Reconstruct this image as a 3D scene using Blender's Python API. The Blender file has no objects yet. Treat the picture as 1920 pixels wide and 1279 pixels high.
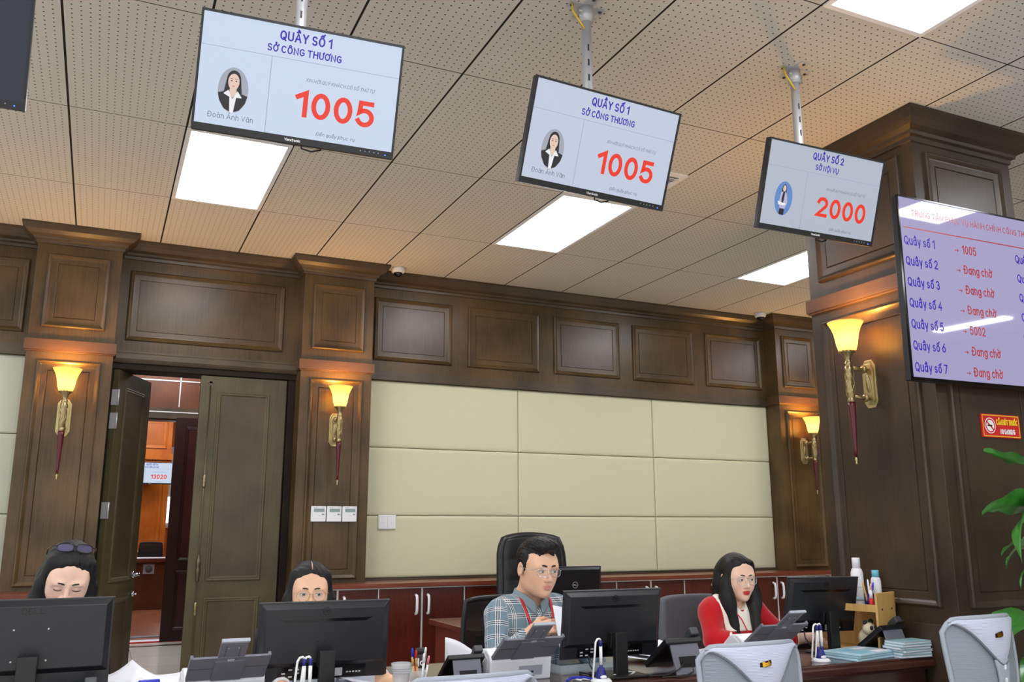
import bpy, math, random, unicodedata
import numpy as np
from mathutils import Matrix, Vector, Euler

scene = bpy.context.scene
C = scene.collection
PI = math.pi
random.seed(7)

# ------------------------------------------------------------------ camera, world, exposure
cam_data = bpy.data.cameras.new('camera')
cam = bpy.data.objects.new('camera', cam_data)
C.objects.link(cam)
scene.camera = cam
YAW, PITCH, ROLL = 0.43324, 0.20985, -0.00175
_fw = Vector((math.sin(YAW) * math.cos(PITCH), math.cos(YAW) * math.cos(PITCH), math.sin(PITCH)))
_r0 = Vector((math.cos(YAW), -math.sin(YAW), 0))
_u0 = _r0.cross(_fw)
_rt = _r0 * math.cos(ROLL) + _u0 * math.sin(ROLL)
_up = -_r0 * math.sin(ROLL) + _u0 * math.cos(ROLL)
cam.matrix_world = Matrix(((_rt.x, _up.x, -_fw.x, 0.3288), (_rt.y, _up.y, -_fw.y, -3.7626),
                           (_rt.z, _up.z, -_fw.z, 1.3732), (0, 0, 0, 1)))
cam_data.sensor_width = 36.0
cam_data.lens = 1651.226 * 36.0 / 1920.0
cam_data.clip_start = 0.05
cam_data.clip_end = 100

world = bpy.data.worlds.new('daylight')
scene.world = world
world.use_nodes = True
_bg = world.node_tree.nodes['Background']
_bg.inputs[0].default_value = (0.92, 0.96, 1.0, 1)
_bg.inputs[1].default_value = 1.3

scene.view_settings.view_transform = 'Standard'
scene.view_settings.look = 'None'
scene.view_settings.gamma = 1
scene.view_settings.use_curve_mapping = False
scene.view_settings.exposure = 0.0
PANEL_LIGHT = 17.0        # radiance of the ceiling panels
SCONCE_WATT = 19.0
CEIL = 3.6


# ------------------------------------------------------------------ helpers
def lin(c):
    out = []
    for v in c[:3]:
        v = v / 255.0
        out.append(v / 12.92 if v <= 0.04045 else ((v + 0.055) / 1.055) ** 2.4)
    return (out[0], out[1], out[2], 1.0)


def rot(yaw=0, pitch=0, roll=0):
    return Matrix.Rotation(yaw, 3, 'Z') @ Matrix.Rotation(pitch, 3, 'X') @ Matrix.Rotation(roll, 3, 'Y')


class MB:
    """collects vertices and faces; build() links them as ONE mesh object"""

    def __init__(s):
        s.v, s.f, s.m, s.s = [], [], [], []

    def add(s, vs, fs, m=0, sm=False):
        o = len(s.v)
        s.v += [tuple(p) for p in vs]
        s.f += [tuple(i + o for i in f) for f in fs]
        s.m += [m] * len(fs)
        s.s += [sm] * len(fs)
        return s

    def box(s, a, b, m=0):
        (x0, y0, z0), (x1, y1, z1) = a, b
        vs = [(x0, y0, z0), (x1, y0, z0), (x1, y1, z0), (x0, y1, z0), (x0, y0, z1), (x1, y0, z1), (x1, y1, z1), (x0, y1, z1)]
        return s.add(vs, [(0, 3, 2, 1), (4, 5, 6, 7), (0, 1, 5, 4), (1, 2, 6, 5), (2, 3, 7, 6), (3, 0, 4, 7)], m)

    def obox(s, c, size, R=None, m=0):
        R = R or Matrix.Identity(3)
        c = Vector(c)
        h = [d / 2 for d in size]
        vs = [c + R @ Vector((i * h[0], j * h[1], k * h[2])) for k in (-1, 1) for i, j in ((-1, -1), (1, -1), (1, 1), (-1, 1))]
        return s.add(vs, [(0, 3, 2, 1), (4, 5, 6, 7), (0, 1, 5, 4), (1, 2, 6, 5), (2, 3, 7, 6), (3, 0, 4, 7)], m)

    def quad(s, a, b, c, d, m=0):
        return s.add([a, b, c, d], [(0, 1, 2, 3)], m)

    def prism(s, poly, d, m=0):
        n = len(poly)
        d = Vector(d)
        p = [Vector(q) for q in poly]
        s.add(p + [q + d for q in p], [tuple(range(n))[::-1], tuple(range(n, 2 * n))] +
              [(i, (i + 1) % n, n + (i + 1) % n, n + i) for i in range(n)], m)
        return s

    def lathe(s, prof, n=24, c=(0, 0, 0), R=None, m=0, sm=True, a0=0.0):
        R = R or Matrix.Identity(3)
        c = Vector(c)
        vs, fs = [], []
        for r, z in prof:
            for i in range(n):
                a = 2 * PI * i / n + a0
                vs.append(c + R @ Vector((r * math.cos(a), r * math.sin(a), z)))
        for k in range(len(prof) - 1):
            for i in range(n):
                j = (i + 1) % n
                fs.append((k * n + i, k * n + j, (k + 1) * n + j, (k + 1) * n + i))
        fs.append(tuple(range(n))[::-1])
        fs.append(tuple(range((len(prof) - 1) * n, len(prof) * n)))
        return s.add(vs, fs, m, sm)

    def cyl(s, a, b, r, n=14, m=0, r2=None):
        return s.tube([a, b], [r, r if r2 is None else r2], n, m=m)

    def tube(s, pts, r, n=8, closed=False, m=0, sm=True, flat=None):
        pts = [Vector(p) for p in pts]
        N = len(pts)
        rs = r if isinstance(r, (list, tuple)) else [r] * N
        vs, fs = [], []
        ref = None
        for i, p in enumerate(pts):
            a = pts[(i - 1) % N] if (closed or i > 0) else p
            b = pts[(i + 1) % N] if (closed or i < N - 1) else p
            t = (b - a).normalized()
            if ref is None:
                ref = Vector((0, 0, 1)) if abs(t.z) < 0.9 else Vector((0, 1, 0))
                if flat is not None:
                    ref = Vector(flat)
            u = (ref - t * ref.dot(t)).normalized()
            w = t.cross(u)
            if flat is None:
                ref = u
            k = 1.0 if flat is None else 0.18
            for q in range(n):
                an = 2 * PI * q / n
                vs.append(p + (u * math.cos(an) * k + w * math.sin(an)) * rs[i])
        M = N if closed else N - 1
        for i in range(M):
            for q in range(n):
                j, e = (i + 1) % N, (q + 1) % n
                fs.append((i * n + q, i * n + e, j * n + e, j * n + q))
        if not closed:
            fs.append(tuple(range(n))[::-1])
            fs.append(tuple(range((N - 1) * n, N * n)))
        return s.add(vs, fs, m, sm)

    def sphere(s, c, r, n=16, m=0, R=None):
        r = r if isinstance(r, (list, tuple)) else (r, r, r)
        R = R or Matrix.Identity(3)
        c = Vector(c)
        k = max(6, n // 2)
        vs, fs = [], []
        for j in range(k + 1):
            t = PI * j / k
            for i in range(n):
                a = 2 * PI * i / n
                vs.append(c + R @ Vector((r[0] * math.sin(t) * math.cos(a), r[1] * math.sin(t) * math.sin(a), -r[2] * math.cos(t))))
        for j in range(k):
            for i in range(n):
                e = (i + 1) % n
                fs.append((j * n + i, j * n + e, (j + 1) * n + e, (j + 1) * n + i))
        return s.add(vs, fs, m, True)

    def grid(s, fn, nu, nv, m=0, sm=True):
        vs = [fn(i / nu, j / nv) for j in range(nv + 1) for i in range(nu + 1)]
        W = nu + 1
        fs = [(j * W + i, j * W + i + 1, (j + 1) * W + i + 1, (j + 1) * W + i) for j in range(nv) for i in range(nu)]
        return s.add(vs, fs, m, sm)

    def sweep(s, path, prof, m=0):
        """moulding: profile (out, z) along a path in plan, mitred; 'out' is to the right of travel"""
        n = len(path)
        P = [Vector((p[0], p[1])) for p in path]
        vs = []
        for i in range(n):
            d0 = (P[i] - P[i - 1]).normalized() if i > 0 else (P[1] - P[0]).normalized()
            d1 = (P[i + 1] - P[i]).normalized() if i < n - 1 else d0
            n0, n1 = Vector((d0.y, -d0.x)), Vector((d1.y, -d1.x))
            b = (n0 + n1).normalized()
            b = b / max(0.2, b.dot(n0))
            for o, z in prof:
                vs.append((P[i].x + b.x * o, P[i].y + b.y * o, z))
        k = len(prof)
        fs = []
        for i in range(n - 1):
            for j in range(k):
                e = (j + 1) % k
                fs.append((i * k + j, i * k + e, (i + 1) * k + e, (i + 1) * k + j))
        fs.append(tuple(range(k)))
        fs.append(tuple(range((n - 1) * k, n * k))[::-1])
        return s.add(vs, fs, m)

    def raised(s, a0, a1, b0, b1, F, rings=None, m=0, mc=None):
        """raised-and-fielded panel: picture-frame moulding, flat border, scored line, field. F(a, b, h) -> point"""
        rings = rings or [(0, -.002), (0.003, .016), (.012, .022), (.024, .016), (.034, .009), (.04, .008),
                          (.074, .007), (.0755, .001), (.0795, .001), (.081, .007)]
        vs, fs = [], []
        for t, h in rings:
            for a, b in ((a0 + t, b0 + t), (a1 - t, b0 + t), (a1 - t, b1 - t), (a0 + t, b1 - t)):
                vs.append(F(a, b, h))
        for k in range(len(rings) - 1):
            for i in range(4):
                j = (i + 1) % 4
                fs.append((k * 4 + i, k * 4 + j, k * 4 + 4 + j, k * 4 + 4 + i))
        s.add(vs, fs, m)
        k = len(rings) - 1
        return s.add(vs[k * 4:k * 4 + 4], [(0, 1, 2, 3)], m if mc is None else mc)

    def build(s, name, mats, parent=None, bevel=0, seg=2, solid=0, sub=0, fix=True):
        me = bpy.data.meshes.new(name)
        me.from_pydata(s.v, [], s.f)
        for k in (mats if isinstance(mats, (list, tuple)) else [mats]):
            me.materials.append(k)
        me.polygons.foreach_set('material_index', s.m)
        me.polygons.foreach_set('use_smooth', s.s)
        me.update()
        if fix:
            import bmesh
            bm = bmesh.new()
            bm.from_mesh(me)
            bmesh.ops.recalc_face_normals(bm, faces=bm.faces)
            bm.to_mesh(me)
            bm.free()
        o = bpy.data.objects.new(name, me)
        C.objects.link(o)
        if parent:
            o.parent = parent
        if solid:
            k = o.modifiers.new('thickness', 'SOLIDIFY')
            k.thickness = solid
            k.offset = 0
        if bevel:
            k = o.modifiers.new('bevel', 'BEVEL')
            k.width = bevel
            k.segments = seg
            k.limit_method = 'ANGLE'
            k.angle_limit = 0.6
        if sub:
            k = o.modifiers.new('subsurf', 'SUBSURF')
            k.levels = k.render_levels = sub
        return o


def thing(name, label, cat, loc=(0, 0, 0), rotz=0, group=None):
    o = bpy.data.objects.new(name, None)
    C.objects.link(o)
    o.location = loc
    o.rotation_euler = (0, 0, rotz)
    return tag(o, label, cat, group)


def tag(o, label, cat, group=None):
    o['label'] = label
    o['category'] = cat
    if group:
        o['group'] = group
    return o


def struct(o, label=None):
    o['kind'] = 'structure'
    if label:
        o['label'] = label
    return o


def dup(root, loc, rotz=None, label=None, group=None):
    r = root.copy()
    C.objects.link(r)
    r.location = loc
    if rotz is not None:
        r.rotation_euler = (0, 0, rotz)
    if label:
        r['label'] = label
    if group:
        r['group'] = group

    def kids(src, dst):
        for ch in list(src.children):
            c = ch.copy()
            C.objects.link(c)
            c.parent = dst
            kids(ch, c)
    kids(root, r)
    return r


# ------------------------------------------------------------------ materials
def mat(name, col, rough=.5, metal=0.0, spec=.5, emit=None, strength=0, coat=0, alpha=1, trans=0, sub=0, noise=None, bump=None, sheen=0):
    m = bpy.data.materials.new(name)
    m.use_nodes = True
    nt = m.node_tree
    p = nt.nodes['Principled BSDF']
    c = lin(col)
    p.inputs['Base Color'].default_value = c
    p.inputs['Roughness'].default_value = rough
    p.inputs['Metallic'].default_value = metal
    p.inputs['Specular IOR Level'].default_value = spec
    p.inputs['Coat Weight'].default_value = coat
    p.inputs['Alpha'].default_value = alpha
    p.inputs['Transmission Weight'].default_value = trans
    p.inputs['Sheen Weight'].default_value = sheen
    if sub:
        p.inputs['Subsurface Weight'].default_value = sub
        p.inputs['Subsurface Radius'].default_value = (.012, .004, .002)
        p.inputs['Subsurface Scale'].default_value = 1
    if emit:
        p.inputs['Emission Color'].default_value = lin(emit)
        p.inputs['Emission Strength'].default_value = strength
    if noise or bump:
        tc = nt.nodes.new('ShaderNodeTexCoord')
        n = nt.nodes.new('ShaderNodeTexNoise')
        n.inputs['Scale'].default_value = (noise or bump)[0]
        n.inputs['Detail'].default_value = 4
        nt.links.new(tc.outputs['Object'], n.inputs['Vector'])
        if noise:
            mx = nt.nodes.new('ShaderNodeMix')
            mx.data_type = 'RGBA'
            k = noise[1]
            mx.inputs[6].default_value = tuple(v * (1 - k) for v in c[:3]) + (1,)
            mx.inputs[7].default_value = tuple(min(1, v * (1 + k)) for v in c[:3]) + (1,)
            nt.links.new(n.outputs['Fac'], mx.inputs[0])
            nt.links.new(mx.outputs[2], p.inputs['Base Color'])
        if bump:
            b = nt.nodes.new('ShaderNodeBump')
            b.inputs['Strength'].default_value = bump[1]
            b.inputs['Distance'].default_value = .002
            nt.links.new(n.outputs['Fac'], b.inputs['Height'])
            nt.links.new(b.outputs['Normal'], p.inputs['Normal'])
    return m


def wood(name, c1, c2, axis='z', rough=.34, scale=1.0, coat=0.15, spec=.45, blotch=.62):
    """stained veneer: stretched grain along one axis, with broad cloudy variation"""
    m = bpy.data.materials.new(name)
    m.use_nodes = True
    nt = m.node_tree
    N, L = nt.nodes, nt.links
    p = N['Principled BSDF']
    tc = N.new('ShaderNodeTexCoord')
    mp = N.new('ShaderNodeMapping')
    k = {'x': (2.6, 64, 64), 'y': (64, 2.6, 64), 'z': (64, 64, 2.6)}[axis]
    mp.inputs['Scale'].default_value = tuple(v * scale for v in k)
    L.new(tc.outputs['Object'], mp.inputs['Vector'])
    n1 = N.new('ShaderNodeTexNoise')
    n1.inputs['Scale'].default_value = 1.6
    n1.inputs['Detail'].default_value = 5
    n1.inputs['Roughness'].default_value = .62
    n1.inputs['Distortion'].default_value = .6
    L.new(mp.outputs[0], n1.inputs['Vector'])
    n2 = N.new('ShaderNodeTexNoise')
    n2.inputs['Scale'].default_value = 2.6
    n2.inputs['Detail'].default_value = 2
    L.new(tc.outputs['Object'], n2.inputs['Vector'])
    ad = N.new('ShaderNodeMath')
    ad.operation = 'MULTIPLY_ADD'
    ad.inputs[1].default_value = blotch
    L.new(n2.outputs['Fac'], ad.inputs[0])
    sc = N.new('ShaderNodeMath')
    sc.operation = 'MULTIPLY'
    sc.inputs[1].default_value = 1 - blotch
    L.new(n1.outputs['Fac'], sc.inputs[0])
    L.new(sc.outputs[0], ad.inputs[2])
    r = N.new('ShaderNodeValToRGB')
    r.color_ramp.elements[0].position = .33
    r.color_ramp.elements[1].position = .66
    r.color_ramp.elements[0].color = lin(c1)
    r.color_ramp.elements[1].color = lin(c2)
    L.new(ad.outputs[0], r.inputs[0])
    L.new(r.outputs[0], p.inputs['Base Color'])
    b = N.new('ShaderNodeBump')
    b.inputs['Strength'].default_value = .12
    b.inputs['Distance'].default_value = .001
    L.new(n1.outputs['Fac'], b.inputs['Height'])
    L.new(b.outputs[0], p.inputs['Normal'])
    p.inputs['Roughness'].default_value = rough
    p.inputs['Coat Weight'].default_value = coat
    p.inputs['Coat Roughness'].default_value = .25
    p.inputs['Specular IOR Level'].default_value = spec
    return m


def nmath(nt, op, a, b=None, c=None):
    n = nt.nodes.new('ShaderNodeMath')
    n.operation = op
    for i, v in enumerate((a, b, c)):
        if v is None:
            continue
        if isinstance(v, (int, float)):
            n.inputs[i].default_value = v
        else:
            nt.links.new(v, n.inputs[i])
    return n.outputs[0]


def nmix(nt, f, a, b):
    n = nt.nodes.new('ShaderNodeMix')
    n.data_type = 'RGBA'
    for i, v in ((0, f), (6, a), (7, b)):
        if isinstance(v, (int, float, tuple)):
            n.inputs[i].default_value = v
        else:
            nt.links.new(v, n.inputs[i])
    return n.outputs[2]


def ceiling_material():
    m = mat('perforated_tiles', (206, 194, 172), rough=.85, spec=.2)
    nt = m.node_tree
    g = nt.nodes.new('ShaderNodeNewGeometry')
    sx = nt.nodes.new('ShaderNodeSeparateXYZ')
    nt.links.new(g.outputs['Position'], sx.inputs[0])
    x, y = sx.outputs[0], sx.outputs[1]

    def cell(v, s):      # signed distance to the nearest multiple of s
        t = nmath(nt, 'ADD', nmath(nt, 'DIVIDE', v, s), 0.5)
        return nmath(nt, 'MULTIPLY', nmath(nt, 'SUBTRACT', nmath(nt, 'FRACT', t), 0.5), s)
    dx, dy = cell(x, .0375), cell(y, .0375)
    d2 = nmath(nt, 'ADD', nmath(nt, 'MULTIPLY', dx, dx), nmath(nt, 'MULTIPLY', dy, dy))
    hole = nmath(nt, 'LESS_THAN', d2, .0042 ** 2)
    sxm, sym = nmath(nt, 'ABSOLUTE', cell(x, .6)), nmath(nt, 'ABSOLUTE', cell(y, 1.2))
    hole = nmath(nt, 'MULTIPLY', hole, nmath(nt, 'GREATER_THAN', sxm, .02))
    hole = nmath(nt, 'MULTIPLY', hole, nmath(nt, 'GREATER_THAN', sym, .02))
    seam = nmath(nt, 'MAXIMUM', nmath(nt, 'LESS_THAN', sxm, .0055), nmath(nt, 'LESS_THAN', sym, .003))
    tn = nt.nodes.new('ShaderNodeTexNoise')
    tn.inputs['Scale'].default_value = 0.8
    base = nmix(nt, tn.outputs['Fac'], lin((205, 201, 192)), lin((213, 209, 200)))
    c1 = nmix(nt, hole, base, lin((70, 60, 48)))
    c2 = nmix(nt, seam, c1, lin((38, 32, 27)))
    nt.links.new(c2, nt.nodes['Principled BSDF'].inputs['Base Color'])
    return m


def tiles_material(name, c, grout, s, rough):
    m = mat(name, c, rough=rough)
    nt = m.node_tree
    tc = nt.nodes.new('ShaderNodeNewGeometry')
    b = nt.nodes.new('ShaderNodeTexBrick')
    b.offset = 0
    b.inputs['Scale'].default_value = 1
    b.inputs['Brick Width'].default_value = s
    b.inputs['Row Height'].default_value = s
    b.inputs['Mortar Size'].default_value = .004
    b.inputs['Color1'].default_value = lin(c)
    b.inputs['Color2'].default_value = lin(tuple(v * .95 for v in c))
    b.inputs['Mortar'].default_value = lin(grout)
    nt.links.new(tc.outputs['Position'], b.inputs['Vector'])
    nt.links.new(b.outputs['Color'], nt.nodes['Principled BSDF'].inputs['Base Color'])
    return m


M = {}
M['ceil'] = ceiling_material()
M['floor'] = tiles_material('floor_tiles', (218, 212, 202), (150, 138, 122), .8, .2)
M['walnut'] = wood('walnut_vertical', (57, 42, 22), (100, 78, 45), 'z', coat=.08, spec=.38)
M['walnut_b'] = wood('walnut_purple_tint', (62, 46, 35), (100, 78, 62), 'z')
M['walnut_h'] = wood('walnut_horizontal', (56, 46, 34), (92, 75, 54), 'x')
M['walnut_y'] = wood('walnut_return', (60, 44, 30), (108, 80, 52), 'y')
M['column'] = wood('column_veneer', (46, 36, 27), (74, 58, 42), 'z', rough=.4, coat=.08)
M['doorwood'] = wood('door_olive', (60, 53, 34), (90, 81, 54), 'z', rough=.45, blotch=.6)
M['doorpanel'] = wood('door_panel', (58, 48, 34), (84, 70, 50), 'z', rough=.45, blotch=.7)
M['dark'] = wood('jamb_dark', (24, 17, 12), (40, 29, 20), 'z', rough=.6, coat=0, spec=.2)
M['mahogany'] = wood('cabinet_mahogany', (58, 20, 14), (98, 38, 24), 'z', rough=.28, coat=.3, blotch=.35)
M['redtop'] = wood('cabinet_top', (100, 44, 28), (132, 66, 42), 'x', rough=.3, coat=.3)
M['band'] = wood('pilaster_band', (72, 50, 34), (102, 72, 48), 'x', rough=.32)
M['desk'] = wood('desk_mahogany', (46, 20, 15), (76, 36, 26), 'x', rough=.16, coat=.6, blotch=.4)
M['deskred'] = wood('desk_red', (84, 34, 24), (118, 54, 40), 'x', rough=.2, coat=.5)
M['orange'] = wood('orange_oak', (186, 92, 20), (226, 128, 40), 'z', rough=.35)
M['orangepanel'] = wood('orange_desk_panel', (176, 84, 14), (214, 116, 30), 'z', rough=.35)
M['corridor'] = wood('corridor_veneer', (82, 42, 20), (112, 60, 30), 'z', rough=.4)
M['woodfloor'] = wood('wood_floor', (128, 72, 46), (166, 102, 70), 'x', rough=.3)
M['darkred'] = wood('dark_red_door', (30, 10, 9), (50, 18, 15), 'z', rough=.3)
M['bamboo'] = wood('bamboo', (196, 152, 84), (222, 182, 112), 'z', rough=.45, blotch=.3)
M['fabric'] = mat('wall_fabric', (214, 212, 180), rough=.9, spec=.15, noise=(220, .06), bump=(500, .25), sheen=.2)
M['fabric_l'] = mat('wall_fabric_grey', (200, 202, 184), rough=.9, spec=.15, noise=(220, .06), bump=(500, .25))
M['line'] = mat('pale_strip', (222, 216, 212), rough=.3, metal=.3)
M['white'] = mat('white_plastic', (236, 236, 238), rough=.4)
M['offwhite'] = mat('warm_white_plastic', (238, 240, 246), rough=.45)
M['black'] = mat('black_plastic', (20, 20, 23), rough=.42)
M['black_gloss'] = mat('black_gloss', (10, 10, 12), rough=.12)
M['charcoal'] = mat('charcoal_shell', (31, 31, 36), rough=.36, bump=(900, .05))
M['dkgrey'] = mat('dark_grey', (64, 66, 70), rough=.45)
M['grey'] = mat('scanner_grey', (112, 113, 124), rough=.5)
M['ltgrey'] = mat('light_grey', (170, 174, 186), rough=.5)
M['chrome'] = mat('chrome', (210, 212, 216), rough=.18, metal=1)
M['alu'] = mat('galvanised_steel', (196, 198, 202), rough=.38, metal=.45)
M['brass'] = mat('antique_brass', (164, 146, 104), rough=.34, metal=.85, noise=(60, .35))
M['brassplate'] = mat('pale_brass_plate', (196, 180, 128), rough=.35, metal=.8, noise=(40, .2))
M['steel'] = mat('dark_steel', (104, 98, 82), rough=.35, metal=.8)
M['gold'] = mat('gold', (232, 178, 60), rough=.22, metal=1)
M['maroon'] = mat('maroon_handle', (84, 12, 26), rough=.35)
M['leather'] = mat('black_leather', (26, 26, 29), rough=.38, bump=(260, .3))
M['meshblack'] = mat('black_mesh', (24, 23, 24), rough=.8, alpha=.72)
M['meshgrey'] = mat('grey_mesh', (150, 158, 170), rough=.7, noise=(300, .1))
M['chairgrey'] = mat('chair_grey_fabric', (98, 101, 107), rough=.85, noise=(300, .12))
M['chairframe'] = mat('chair_frame_grey', (160, 168, 180), rough=.42)
M['chairband'] = mat('chair_band_lavender', (196, 200, 220), rough=.55)
M['paper'] = mat('paper', (240, 240, 246), rough=.8, spec=.2)
M['paperblue'] = mat('pale_blue_paper', (176, 206, 222), rough=.6)
M['teal'] = mat('pale_teal_cover', (150, 186, 196), rough=.5)
M['blue'] = mat('blue_plastic', (24, 40, 190), rough=.35)
M['navy'] = mat('navy_plastic', (34, 34, 120), rough=.35)
M['red'] = mat('red_plastic', (204, 32, 34), rough=.4)
M['yellow'] = mat('yellow', (244, 216, 40), rough=.5)
M['yellowwire'] = mat('yellow_wire', (222, 190, 60), rough=.5)
M['pink'] = mat('pink_plastic', (236, 140, 150), rough=.45)
M['peach'] = mat('peach_plastic', (244, 178, 150), rough=.5)
M['cyan'] = mat('cyan_cap', (120, 198, 226), rough=.35)
M['clear'] = mat('clear_plastic', (238, 240, 242), rough=.12, alpha=.32)
M['ink'] = mat('ink_black', (40, 40, 44), rough=.6)
M['leaf'] = mat('leaf_green', (58, 128, 46), rough=.28, noise=(26, .4), coat=.2)
M['stem'] = mat('stem_brown', (74, 60, 38), rough=.8)
M['coffee'] = mat('coffee_dark', (38, 22, 16), rough=.4)


def glow(name, col, strength):
    m = bpy.data.materials.new(name)
    m.use_nodes = True
    nt = m.node_tree
    p = nt.nodes['Principled BSDF']
    p.inputs['Base Color'].default_value = (.02, .02, .02, 1)
    p.inputs['Roughness'].default_value = .2
    p.inputs['Specular IOR Level'].default_value = .25
    p.inputs['Emission Color'].default_value = lin(col)
    p.inputs['Emission Strength'].default_value = strength
    return m


M['panel'] = glow('led_diffuser', (248, 250, 255), PANEL_LIGHT)
M['screen'] = glow('screen_pale_blue', (206, 220, 242), .92)
M['screen_mid'] = glow('screen_pale_blue_mid', (206, 216, 236), .84)  # dimming from the oblique view put into the emission
M['screen_dim'] = glow('screen_pale_blue_dim', (204, 212, 228), .72)  # same screen colour, stronger view-angle dimming set as weaker glow
M['tvscreen'] = glow('screen_lavender', (176, 170, 212), .82)
M['screenoff'] = mat('screen_standby', (12, 14, 22), rough=.15, emit=(30, 34, 52), strength=.6)
M['t_blue'] = glow('text_blue', (56, 22, 178), .9)
M['t_red'] = glow('text_red', (238, 50, 22), .95)
M['t_dkred'] = glow('text_dark_red', (190, 52, 62), .8)
M['t_grey'] = glow('text_grey', (110, 112, 128), .8)
M['t_rule'] = glow('screen_rule', (156, 164, 196), .85)
M['p_bg'] = glow('photo_grey', (168, 172, 186), .9)
M['p_bg2'] = glow('photo_blue', (96, 140, 206), .9)
M['p_skin'] = glow('photo_skin', (236, 206, 190), .9)
M['p_lips'] = glow('photo_lips', (206, 120, 120), .9)
M['p_dark'] = glow('photo_dark', (26, 22, 30), .9)
M['p_white'] = glow('photo_white', (244, 244, 250), .9)
M['p_lilac'] = glow('photo_lilac', (190, 186, 214), .9)
M['led'] = glow('blue_led', (60, 90, 255), 4)
M['lcd'] = mat('lcd_green', (140, 160, 156), rough=.3)


# ------------------------------------------------------------------ lettering: stroke alphabet with Vietnamese marks
GLY = {
    'A': (.70, '0,0 .35,1 .7,0|.12,.32 .58,.32'), 'B': (.6, '0,0 0,1 .3,1 @.3,.76,.24,.24,90,-90 0,.52|.3,.52 @.3,.26,.29,.26,90,-90 0,0'),
    'C': (.66, '@.35,.5,.35,.5,48,312'), 'D': (.66, '0,0 0,1 .26,1 @.26,.5,.4,.5,90,-90 0,0'),
    'Đ': (.66, '0,0 0,1 .26,1 @.26,.5,.4,.5,90,-90 0,0|-.13,.52 .27,.52'),
    'E': (.54, '.54,1 0,1 0,0 .54,0|0,.52 .47,.52'), 'F': (.52, '.52,1 0,1 0,0|0,.52 .44,.52'),
    'G': (.68, '@.35,.5,.35,.5,46,322 .66,.18 .66,.47 .38,.47'), 'H': (.64, '0,0 0,1|.64,0 .64,1|0,.52 .64,.52'),
    'I': (0, '0,0 0,1'), 'K': (.62, '0,0 0,1|.6,1 0,.38|.22,.6 .64,0'), 'L': (.5, '0,1 0,0 .5,0'),
    'M': (.82, '0,0 0,1 .41,.12 .82,1 .82,0'), 'N': (.64, '0,0 0,1 .64,0 .64,1'), 'O': (.7, '@.35,.5,.35,.5,0,360'),
    'P': (.6, '0,0 0,1 .3,1 @.3,.74,.29,.26,90,-90 0,.48'), 'Q': (.7, '@.35,.5,.35,.5,0,360|.42,.22 .7,-.1'),
    'R': (.6, '0,0 0,1 .3,1 @.3,.74,.28,.26,90,-90 0,.48|.3,.48 .62,0'),
    'S': (.58, '@.29,.745,.26,.255,32,270 @.29,.245,.28,.245,90,-148'), 'T': (.64, '0,1 .64,1|.32,0 .32,1'),
    'U': (.62, '0,1 0,.31 @.31,.31,.31,.31,180,360 .62,1'), 'V': (.66, '0,1 .33,0 .66,1'),
    'W': (.9, '0,1 .22,0 .45,.9 .68,0 .9,1'), 'X': (.62, '0,0 .62,1|0,1 .62,0'), 'Y': (.64, '0,1 .32,.46 .64,1|.32,.46 .32,0'),
    'a': (.5, '@.25,.34,.25,.34,0,360|.5,.7 .5,0'), 'c': (.5, '@.27,.35,.27,.35,45,315'),
    'd': (.5, '@.25,.34,.25,.34,0,360|.5,1.05 .5,0'), 'e': (.5, '0,.36 .5,.36 @.25,.35,.25,.35,0,315'),
    'g': (.5, '@.25,.36,.25,.34,0,360|.5,.7 .5,-.1 @.25,-.1,.25,.2,0,-150'), 'h': (.48, '0,0 0,1.05|0,.42 @.24,.43,.24,.28,180,0 .48,0'),
    'i': (0, '0,0 0,.72|0,.93 0,1'), 'k': (.46, '0,0 0,1.05|.44,.72 0,.28|.16,.42 .46,0'), 'l': (0, '0,0 0,1.05'),
    'n': (.48, '0,0 0,.72|0,.42 @.24,.43,.24,.28,180,0 .48,0'), 'o': (.52, '@.26,.35,.26,.35,0,360'),
    'p': (.5, '0,.72 0,-.3|@.25,.35,.25,.35,0,360'), 'q': (.5, '@.25,.35,.25,.35,0,360|.5,.72 .5,-.3'),
    's': (.44, '@.22,.53,.19,.18,35,270 @.22,.175,.21,.175,90,-148'), 't': (.34, '.15,.95 .15,.15 @.3,.15,.15,.15,180,270|0,.72 .34,.72'),
    'u': (.48, '0,.72 0,.27 @.24,.26,.24,.26,180,360 .48,.72|.48,.72 .48,0'), 'v': (.5, '0,.72 .25,0 .5,.72'),
    'w': (.7, '0,.72 .17,0 .35,.66 .53,0 .7,.72'), 'y': (.5, '0,.72 .26,.02|.5,.72 .2,-.3'),
    '0': (.54, '@.27,.5,.27,.5,0,360'), '1': (.3, '0,.8 .3,1 .3,0'), '2': (.56, '@.28,.72,.27,.28,165,-38 0,0 .57,0'),
    '3': (.54, '@.26,.745,.25,.255,150,-90|@.26,.26,.28,.26,90,-150'), '4': (.62, '.46,0 .46,1 0,.3 .62,.3'),
    '5': (.54, '.5,1 .08,1 .052,.56 @.26,.33,.28,.33,140,-150'), '6': (.56, '@.28,.32,.28,.32,0,360|.44,1 .03,.44'),
    '7': (.56, '0,1 .56,1 .18,0'), '→': (.8, '0,.4 .8,.4|.56,.6 .8,.4 .56,.2'), '.': (0, '0,0 0,.06'),
}
MARK = {'\u0302': '-.17,.1 0,.25 .17,.1', '\u0300': '-.14,.27 .02,.1', '\u0301': '.14,.27 -.02,.1',
        '\u0303': '-.2,.12 -.1,.2 .08,.12 .2,.22', '\u0309': '-.06,.28 @.0,.27,.08,.07,150,-90 0,.1', '\u0306': '@0,.22,.15,.12,190,350',
        '\u0323': '0,-.26 0,-.18'}


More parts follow.
